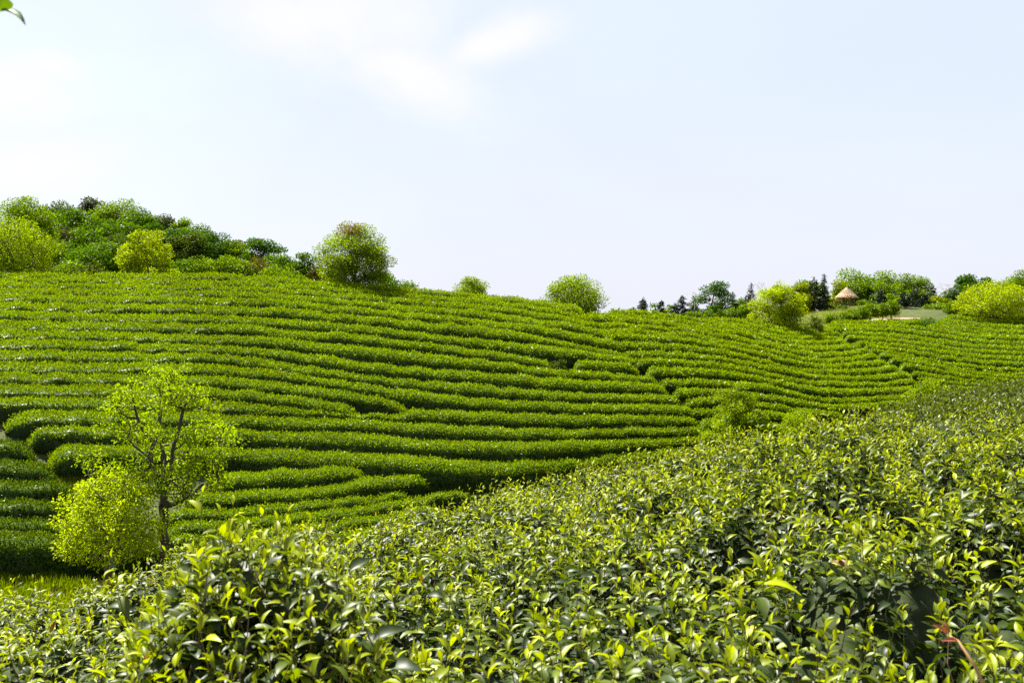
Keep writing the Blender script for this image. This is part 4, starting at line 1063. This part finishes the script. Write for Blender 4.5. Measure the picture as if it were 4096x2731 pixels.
# round clipped trees: along the path and at the ridge foot
TOP = [(c4, 330, 655, 785, 120, 'round clipped tree at the low left end of the path row'), (c4, 455, 640, 778, 150, 'round clipped tree second from the low end of the path row'),
       (c4, 545, 605, 782, 140, 'round clipped tree third from the low end of the path row'), (c4, 640, 583, 768, 140, 'round clipped tree in the middle of the path row'),
       (c4, 735, 550, 742, 150, 'round clipped tree third from the high end of the path row'), (c4, 870, 550, 727, 150, 'round clipped tree second from the high end of the path row'),
       (c4, 955, 518, 717, 155, 'round clipped tree at the high right end of the path row'),
       (c4, 1615, 522, 690, 165, 'round clipped tree left of the wide spreading tree'),
       (c3, 935, 622, 760, 100, 'leftmost round clipped tree at the ridge, below the dark broadleaf'), (c3, 1012, 622, 765, 125, 'round clipped tree second from left at the ridge'),
       (c3, 1160, 597, 770, 150, 'round clipped tree below the middle of the dark broadleaf'), (c3, 1265, 612, 770, 110, 'browner round clipped tree between two larger ones'),
       (c3, 1370, 578, 775, 150, 'round clipped tree below the right side of the dark broadleaf'), (c3, 1510, 568, 775, 150, 'round clipped tree below the tall conifer')]
for q, (cf, x, yt, yb, w, lab) in enumerate(TOP):
    px, y1 = cf(x, yb); y0 = cf(x, yt)[1]
    D = float(Dh(px, y1)) if cf is c4 else 128.
    broadleaf('clipped_tree', lab, 'clipped tree', px, y1, y0, w*.0955*1.1, D, 'lime' if 'browner' not in lab else 'dull', 1100+q, trunk=.42, prof=[(0, .85), (.2, 1), (.5, .95), (.75, .75), (.92, .45), (1, .25)],
              nclump=24, cover=3.0, leafpx=1.45, crown_low=.36, cr=.30, group='round clipped trees', hid=True, tr=.03, bark=(.05, .04, .03), outer=.3)

# ------------------------------------------------------------------ thatched pavilion on its mound
def pavilion():
    D = 162.; px, yb = c4(490, 600); b = P(px, yb, D); b[2] = max(float(zg(px, D))-.02, b[2]); s = F/D
    root = empty('pavilion', b); tag(root, 'small thatched pavilion on wooden posts on the rise at right', 'pavilion')
    Ht = (CY-c4(0, 388)[1])/F*D-b[2]; He = (CY-c4(0, 492)[1])/F*D-b[2]; R = 115*.09524/s
    r = np.random.RandomState(5); m = MB(); sides = 36
    prof = [(.02, Ht+.04), (.10*R, Ht-.03), (.14*R, Ht-.16), (.36*R, He+(Ht-He)*.66), (.66*R, He+(Ht-He)*.36), (.9*R, He+(Ht-He)*.10), (1.0*R, He-.03), (.97*R, He-.16), (.6*R, He+.12), (.02, He+.5)]
    th = np.arange(sides)*2*PI/sides; v = []
    for k, (rr, z) in enumerate(prof):
        jit = 1+r.normal(0, .012, sides)
        v.append(np.stack([rr*jit*np.cos(th), rr*jit*np.sin(th), z+r.normal(0, .02, sides)-(.06*r.rand(sides) if k in (6, 7) else 0)], 1))
    i = np.arange(sides); j = (i+1) % sides
    m.add(np.concatenate(v), np.concatenate([np.stack([i, j, j+sides, i+sides], 1)+k*sides for k in range(len(prof)-1)]), (.5, .4, .3))
    # ragged straw fringe
    n = 700; an = r.rand(n)*2*PI; q = r.rand(n); rr = R*(.2+.82*q); z = He+(Ht-He)*np.interp(rr/R, [.1, .36, .66, .9, 1.02], [.95, .68, .38, .12, -.04])+.02
    p = np.stack([rr*np.cos(an), rr*np.sin(an), z], 1); dd = norm(np.stack([np.cos(an), np.sin(an), np.full(n, -.62)], 1)+r.normal(0, .08, (n, 3))); nn = np.stack([np.cos(an)*.5, np.sin(an)*.5, np.ones(n)], 1)
    add_leaves(m, p, dd, nn, np.full(n, .34), np.full(n, .05), np.tile([[.5, .4, .3]], (n, 1)), 2)
    m.build('thatched_roof', M['thatch'], root)
    rp = R*.70
    for k in range(6):
        a = k*PI/3-PI/2+.12; pm = MB(); x, y = rp*math.cos(a), rp*math.sin(a)
        add_path(pm, [(x, y, -.3), (x, y, .02), (x, y, He*.5), (x, y, He+.15)], [.085, .085, .08, .075], (.3, .2, .15), 8)
        add_path(pm, [(x, y, -.05), (x, y, .12)], [.13, .12], (.3, .2, .15), 8)
        pm.build('post', M['red_wood'] if k % 3 == 0 else M['wood'], root)
    for k in range(6):
        if k == 1: continue
        a0, a1 = k*PI/3-PI/2+.12, (k+1)*PI/3-PI/2+.12; m2 = MB()
        for z, w in ((.42, .06), (.70, .03)):
            add_path(m2, [(rp*math.cos(a0), rp*math.sin(a0), z), (rp*math.cos(a1), rp*math.sin(a1), z)], [w, w], (.3, .2, .15), 6)
        m2.build('rail', M['wood'], root)
    fm = MB(); add_rev(fm, [(.001, .06), (rp*1.12, .06), (rp*1.16, .02), (rp*1.16, -.4)], (0, 0, 0), (.4, .35, .3), 24); fm.build('floor_slab', M['soil'], root)
pavilion()

# ------------------------------------------------------------------ path, bare bank, grass
def patch(name, mat, poly_top, poly_bot, lift, kind='structure', n=40):
    """a ground sheet between two picture curves, draped on the hillside"""
    a = np.array(poly_top, float); b = np.array(poly_bot, float)
    px = np.linspace(max(a[0, 0], b[0, 0]), min(a[-1, 0], b[-1, 0]), n)
    mb = MB(); rows = 8; v = []
    for k in range(rows):
        t = k/(rows-1); y = np.interp(px, a[:, 0], a[:, 1])*(1-t)+np.interp(px, b[:, 0], b[:, 1])*t
        D = Dh(px, y); z = zg(px, D)+lift
        v.append(np.stack([(px-CX)/F*D, D, z], 1))
    v = np.concatenate(v); I, J = np.meshgrid(np.arange(rows-1), np.arange(n-1), indexing='ij'); q = (I*n+J).ravel()
    mb.add(v, np.stack([q, q+n, q+n+1, q+1], 1), (.3, .2, .1))
    o = mb.build(name, mat); tag(o, kind=kind); return o
M['pale_path'] = plain_mat('pale_path', (.15, .11, .07), (.22, .17, .11), 2, .95, .3, .1)
M['bank'] = plain_mat('bare_bank', (.19, .085, .035), (.28, .14, .07), 1.5, .95, .6, .1)
M['grass_base'] = plain_mat('grass_base', (.035, .055, .004), (.09, .105, .01), 2.0, .95, .5, .1)
cc = lambda pts: [c4(x, y) for x, y in pts]
patch('path', M['pale_path'], cc([(400, 775), (520, 752), (650, 728), (800, 714), (1000, 704), (1260, 700)]), cc([(400, 800), (520, 786), (650, 752), (800, 730), (1000, 716), (1260, 712)]), .06)
patch('bank', M['bank'], cc([(380, 800), (520, 788), (650, 754), (800, 732), (1000, 718), (1250, 713)]), cc([(380, 806), (520, 798), (650, 786), (800, 782), (1000, 768), (1250, 735)]), .05)
patch('mound', M['grass_base'], cc([(-200, 660), (60, 640), (300, 606), (490, 598), (620, 600), (760, 640), (1000, 690)]), cc([(-200, 740), (60, 740), (300, 780), (490, 768), (620, 745), (760, 722), (1000, 706)]), .05)
patch('dirt_path', M['soil'], [(20, 577), (60, 573), (110, 569), (150, 560), (190, 552)], [(20, 588), (60, 588), (110, 588), (150, 580), (190, 566)], .05)
patch('dirt_path', M['soil'], [(60, 592), (90, 588), (130, 586)], [(60, 612), (90, 612), (130, 604)], .055)

def grass(name, label, region, n, h, seed, cols):
    r = np.random.RandomState(seed); P0 = []
    for (x0, x1, y0, y1, w) in region:
        k = int(n*w); px = r.uniform(x0, x1, k); y = r.uniform(y0, y1, k); D = Dh(px, y); P0.append(np.stack([(px-CX)/F*D, D, zg(px, D)+.02], 1))
    p = np.concatenate(P0); m = len(p); keep = wob(p[:, 0], p[:, 1], seed, 1.3) > -.55; p = p[keep]; m = len(p)
    d = norm(np.stack([r.normal(0, .35, m), r.normal(0, .35, m), np.ones(m)], 1)); nn = norm(np.stack([r.normal(0, 1, m), r.normal(-.6, .6, m), np.full(m, .1)], 1))
    c = np.array(cols[0])+(np.array(cols[1])-np.array(cols[0]))*r.rand(m, 1)
    L = h*(.5+r.rand(m)); mb = MB(); add_leaves(mb, p, d, nn, L, np.full(m, .035), c, 2)
    o = mb.build(name, M['tea_far'], loc=p.mean(0)); tag(o, label, 'grass', kind='stuff')
grass('grass', 'bright rough grass along the verge at lower left', [(-60, 150, 572, 600, .75), (150, 200, 545, 565, .2), (-40, 60, 566, 574, .15)], 15000, .30, 41, [(.08, .13, .002), (.17, .22, .003)])
grass('grass', 'grassy strip running up between the dark rows and the main rows', [(50, 66, 445, 480, .3), (62, 92, 470, 500, .35), (84, 130, 492, 520, .35)], 6000, .25, 42, [(.08, .12, .002), (.16, .2, .003)])
grass('grass', 'pale grass on the mound below the pavilion', [(800, 842, 310, 322, .5), (842, 880, 307, 315, .5), (870, 900, 313, 318, .2)], 5000, .28, 43, [(.08, .10, .003), (.16, .16, .006)])

# ------------------------------------------------------------------ bicycle, bag, tag, post, person
def bicycle():
    D = 29.3; px = 103.; b = P(px, 600, D); b[2] = float(zg(px, D))+.02
    root = empty('bicycle', b); tag(root, 'black bicycle with brown saddle parked by the small yellow tree', 'bicycle')
    blk = (.012, .012, .013)
    def arr(*p): return [np.array(q, float) for q in p]
    rear, front, bb = (-.50, 0, .33), (.55, 0, .33), (-.05, 0, .30)
    seat, st, head, hb = (-.22, 0, .92), (-.19, 0, .80), (.34, 0, .80), (.37, 0, .66)
    f = MB()
    for a, c, w in ((bb, st, .02), (st, head, .022), (hb, bb, .024), (head, hb, .024), (rear, bb, .013), (rear, st, .012), (st, seat, .014)): add_path(f, arr(a, c), [w, w], blk, 8)
    f.build('frame', M['black'], root)
    fk = MB()
    for s in (-.05, .05): add_path(fk, arr((.38, s*.7, .62), (.46, s, .5), (.55, s, .33)), [.014, .012, .010], blk, 6)
    fk.build('fork', M['black'], root)
    for c in (rear, front):
        w = MB(); th = np.linspace(0, 2*PI, 37); add_path(w, [(c[0]+.325*math.cos(t), 0, c[2]+.325*math.sin(t)) for t in th], [.02]*37, (.015, .015, .015), 8, cap=False)
        wo = w.build('wheel', M['black'], root)
        rm = MB(); add_path(rm, [(c[0]+.30*math.cos(t), 0, c[2]+.30*math.sin(t)) for t in th], [.010]*37, (.5, .5, .5), 6, cap=False)
        for k in range(18):
            t = k*2*PI/18; add_path(rm, arr((c[0]+.03*math.cos(t+.5), (-1)**k*.03, c[2]+.03*math.sin(t+.5)), (c[0]+.30*math.cos(t), 0, c[2]+.30*math.sin(t))), [.002, .002], (.5, .5, .5), 4, cap=False)
        add_path(rm, arr((c[0], -.05, c[2]), (c[0], .05, c[2])), [.02, .02], (.4, .4, .4), 8)
        rm.build('rim', M['metal'], wo)
    sd_ = MB(); add_path(sd_, arr((-.38, 0, .955), (-.33, 0, .965), (-.22, 0, .95), (-.12, 0, .945), (-.08, 0, .94)), [.03, .085, .06, .025, .012], (.2, .08, .03), 10); sd_.build('saddle', M['leather'], root)
    h = MB(); add_path(h, arr((.34, 0, .78), (.33, 0, .93), (.38, 0, .97)), [.015, .013, .013], blk, 6); add_path(h, arr((.28, -.28, .98), (.36, -.2, .985), (.40, 0, .975), (.36, .2, .985), (.28, .28, .98)), [.015, .012, .012, .012, .015], blk, 8); h.build('handlebar', M['black'], root)
    pe = MB(); add_path(pe, arr((-.05, -.09, .30), (-.05, .09, .30)), [.018, .018], blk, 8); add_path(pe, arr((-.05, -.09, .30), (.04, -.09, .16)), [.010, .010], blk, 6); add_path(pe, arr((-.05, .09, .30), (-.14, .09, .44)), [.010, .010], blk, 6)
    add_path(pe, arr((.04, -.09, .16), (.04, -.19, .16)), [.022, .022], blk, 6); add_path(pe, arr((-.14, .09, .44), (-.14, .19, .44)), [.022, .022], blk, 6); pe.build('crank', M['black'], root)
    root.rotation_euler = (0, 0, math.radians(8))
M['black'] = plain_mat('black_paint', (.012, .012, .014), (.02, .02, .022), 20, .35, .05, .5)
M['metal'] = plain_mat('bright_metal', (.5, .5, .5), (.65, .65, .65), 20, .3, .05, .5, (1, 1, 1), .9)
M['leather'] = plain_mat('brown_leather', (.20, .08, .035), (.32, .13, .06), 18, .5, .2, .4)
bicycle()
def plastic():
    m, n, l = new_mat('blue_plastic'); out = n.new('ShaderNodeOutputMaterial'); pb = n.new('ShaderNodeBsdfPrincipled'); tr = n.new('ShaderNodeBsdfTranslucent'); mx = n.new('ShaderNodeMixShader')
    tc = n.new('ShaderNodeTexCoord'); mp = n.new('ShaderNodeMapping'); mp.inputs['Scale'].default_value = (1, 1, .25); nz = n.new('ShaderNodeTexNoise'); nz.inputs['Scale'].default_value = 22
    l.new(tc.outputs['Object'], mp.inputs[0]); l.new(mp.outputs[0], nz.inputs['Vector']); cr = n.new('ShaderNodeValToRGB'); cr.color_ramp.elements[0].color = (.10, .16, .20, 1); cr.color_ramp.elements[1].color = (.30, .40, .46, 1)
    l.new(nz.outputs['Fac'], cr.inputs[0]); l.new(cr.outputs[0], pb.inputs['Base Color']); l.new(cr.outputs[0], tr.inputs['Color']); pb.inputs['Roughness'].default_value = .25
    mx.inputs[0].default_value = .35; l.new(pb.outputs[0], mx.inputs[1]); l.new(tr.outputs[0], mx.inputs[2]); l.new(mx.outputs[0], out.inputs[0]); return m
M['plastic'] = plastic()
def bag():
    D = 30.55; c = P(111.3, 561.5, D); r = np.random.RandomState(8); m = MB(); sides = 26; th = np.arange(sides)*2*PI/sides; v = []
    prof = [(.03, .20), (.012, .165), (.05, .12), (.085, .04), (.115, -.06), (.14, -.13), (.13, -.165), (.06, -.175), (.004, -.17)]
    fold = 1+.10*np.sin(th*7+.4)+.06*np.sin(th*11+2)
    for k, (rr, z) in enumerate(prof): v.append(np.stack([rr*fold*np.cos(th)+r.normal(0, .003, sides), rr*fold*np.sin(th)*.75, z+.012*np.sin(th*3+k)], 1))
    i = np.arange(sides); j = (i+1) % sides
    m.add(np.concatenate(v), np.concatenate([np.stack([i, j, j+sides, i+sides], 1)+k*sides for k in range(len(prof)-1)]), (.2, .3, .35))
    o = m.build('plastic_bag', M['plastic']); o.location = c; tag(o, 'tied pale blue plastic bag hanging on the small yellow tree trunk', 'bag')
bag()
def white_bag():
    px, y = c3(1842, 830); D = float(Dh(px, y))-.8; c = P(px, y, D); c[2] = float(zg(px, D)); m = MB()
    add_rev(m, [(.004, .42), (.07, .36), (.05, .30), (.20, .22), (.30, .08), (.27, -.02), (.004, -.05)], (0, 0, 0), (.7, .72, .78), 14, 0, 1.2, .9)
    o = m.build('sack', M['white']); o.location = c; tag(o, 'small white sack at the foot of the large yellow tree', 'sack')
white_bag()
def tree_tag():
    D = 62.9; c = P(5.4, 271.5, D); m = MB(); w, h, t = .42, .24, .02
    v = [(sx*w/2, sy*t, sz*h/2) for sx in (-1, 1) for sy in (-1, 1) for sz in (-1, 1)]
    m.add(v, [(0, 1, 3, 2), (4, 6, 7, 5), (0, 4, 5, 1), (2, 3, 7, 6), (0, 2, 6, 4), (1, 5, 7, 3)], (.8, .8, .8))
    o = m.build('tag_board', M['white'], smooth=False); o.location = c; tag(o, 'small white tag board on the forked trunk at the left edge', 'sign')
tree_tag()
def post():
    D = 66.5; px = 347.; b = P(px, 288.5, D); top = (CY-278.3)/F*D; m = MB(); add_path(m, [(0, 0, -.6), (0, 0, .3), (0, 0, top-b[2])], [.03, .03, .028], (.8, .8, .8), 8); add_path(m, [(0, 0, top-b[2]), (0, 0, top-b[2]+.03)], [.04, .03], (.8, .8, .8), 8)
    o = m.build('post', M['white']); o.location = b; tag(o, 'thin white post beside the lone crest tree trunk', 'post')
post()

def solid_mat(name, c, rough=.7):
    return plain_mat(name, tuple(.9*x for x in c), tuple(min(1, 1.1*x) for x in c), 30, rough, .1, .3)
def skinned(name, joints, edges, mat, parent, sub=2):
    me = bpy.data.meshes.new(name); me.from_pydata([j[0] for j in joints], edges, []); o = bpy.data.objects.new(name, me); COL.objects.link(o); o.parent = parent
    sk = o.modifiers.new('skin', 'SKIN'); ss = o.modifiers.new('sub', 'SUBSURF'); ss.levels = sub; ss.render_levels = sub
    if not me.skin_vertices: me.attributes  # layer comes with the modifier
    for i, (co, r) in enumerate(joints): me.skin_vertices[0].data[i].radius = (r, r) if not isinstance(r, tuple) else r
    me.skin_vertices[0].data[0].use_root = True; me.materials.append(mat)
    for p in me.polygons: p.use_smooth = True
    return o
def person():
    D = 35.6; px = 380.; b = P(px, 560, D); head_z = (CY-526.2)/F*D; b[2] = head_z-1.40
    root = empty('person', b); tag(root, 'person in a grey jacket and red scarf half hidden behind the tea bushes, picking leaves', 'person')
    skin = solid_mat('skin', (.50, .27, .18)); jacket = solid_mat('grey_jacket', (.22, .20, .19)); red = solid_mat('red_scarf', (.55, .02, .05)); teal = solid_mat('teal_sleeve', (.02, .32, .36)); hair = solid_mat('dark_hair', (.03, .02, .015)); trou = solid_mat('trousers', (.05, .05, .07))
    J = [((0, 0, .78), (.13, .10)), ((0, -.02, .98), (.12, .09)), ((0, -.05, 1.16), (.14, .09)), ((0, -.06, 1.24), (.055, .05)), ((0, -.075, 1.30), (.055, .055)), ((0, -.09, 1.40), (.078, .09)), ((0, -.085, 1.48), (.065, .075)),
         ((.16, -.05, 1.16), .05), ((.24, -.10, .95), .042), ((.20, -.30, .86), .03), ((.18, -.36, .85), .026), ((-.16, -.05, 1.16), .05), ((-.24, -.10, .95), .042), ((-.19, -.30, .88), .03), ((-.17, -.36, .88), .026),
         ((.09, 0, .70), .085), ((.10, -.03, .40), .06), ((.10, .0, .08), .042), ((.10, -.13, .03), .035), ((-.09, 0, .70), .085), ((-.10, -.03, .40), .06), ((-.10, .0, .08), .042), ((-.10, -.13, .03), .035)]
    E = [(0, 1), (1, 2), (2, 3), (3, 4), (4, 5), (5, 6), (2, 7), (7, 8), (8, 9), (9, 10), (2, 11), (11, 12), (12, 13), (13, 14), (0, 15), (15, 16), (16, 17), (17, 18), (0, 19), (19, 20), (20, 21), (21, 22)]
    skinned('body', J, E, skin, root)
    f = MB()
    for x in (-.032, .032): add_rev(f, [(.001, .012), (.012, 0), (.001, -.012)], (x, -.172, 1.415), (.02, .01, .01), 8)
    add_rev(f, [(.001, .03), (.014, -.01), (.001, -.02)], (0, -.185, 1.39), (.5, .27, .18), 8); f.build('face', hair, root)
    JJ = [((0, 0, .74), (.16, .125)), ((0, -.02, .98), (.145, .11)), ((0, -.05, 1.17), (.155, .11)), ((.165, -.05, 1.165), .065), ((.245, -.10, .95), .056), ((.205, -.27, .875), .048), ((-.165, -.05, 1.165), .065), ((-.245, -.10, .95), .056), ((-.195, -.27, .89), .048)]
    skinned('jacket', JJ, [(0, 1), (1, 2), (2, 3), (3, 4), (4, 5), (2, 6), (6, 7), (7, 8)], jacket, root)
    skinned('over_sleeve', [((.23, -.085, 1.0), .064), ((.245, -.11, .94), .066), ((.207, -.26, .878), .056)], [(0, 1), (1, 2)], teal, root)
    skinned('trousers', [((0, 0, .76), (.15, .12)), ((.09, 0, .66), .10), ((.10, -.03, .40), .078), ((.10, 0, .12), .06), ((-.09, 0, .66), .10), ((-.10, -.03, .40), .078), ((-.10, 0, .12), .06)], [(0, 1), (1, 2), (2, 3), (0, 4), (4, 5), (5, 6)], trou, root)
    h = MB(); add_rev(h, [(.004, .105), (.055, .09), (.088, .04), (.093, -.02), (.08, -.07), (.07, -.08)], (0, -.055, 1.425), (.02, .015, .01), 16); h.build('hair', hair, root)
    sc = MB(); th = np.linspace(0, 2*PI, 17); add_path(sc, [(.085*math.cos(t), -.06+.075*math.sin(t), 1.245) for t in th], [.03]*17, (.5, .02, .05), 8, cap=False); add_path(sc, [(0, -.145, 1.24), (.01, -.165, 1.17), (.0, -.165, 1.12)], [.035, .035, .02], (.5, .02, .05), 8); sc.build('scarf', red, root)
person()
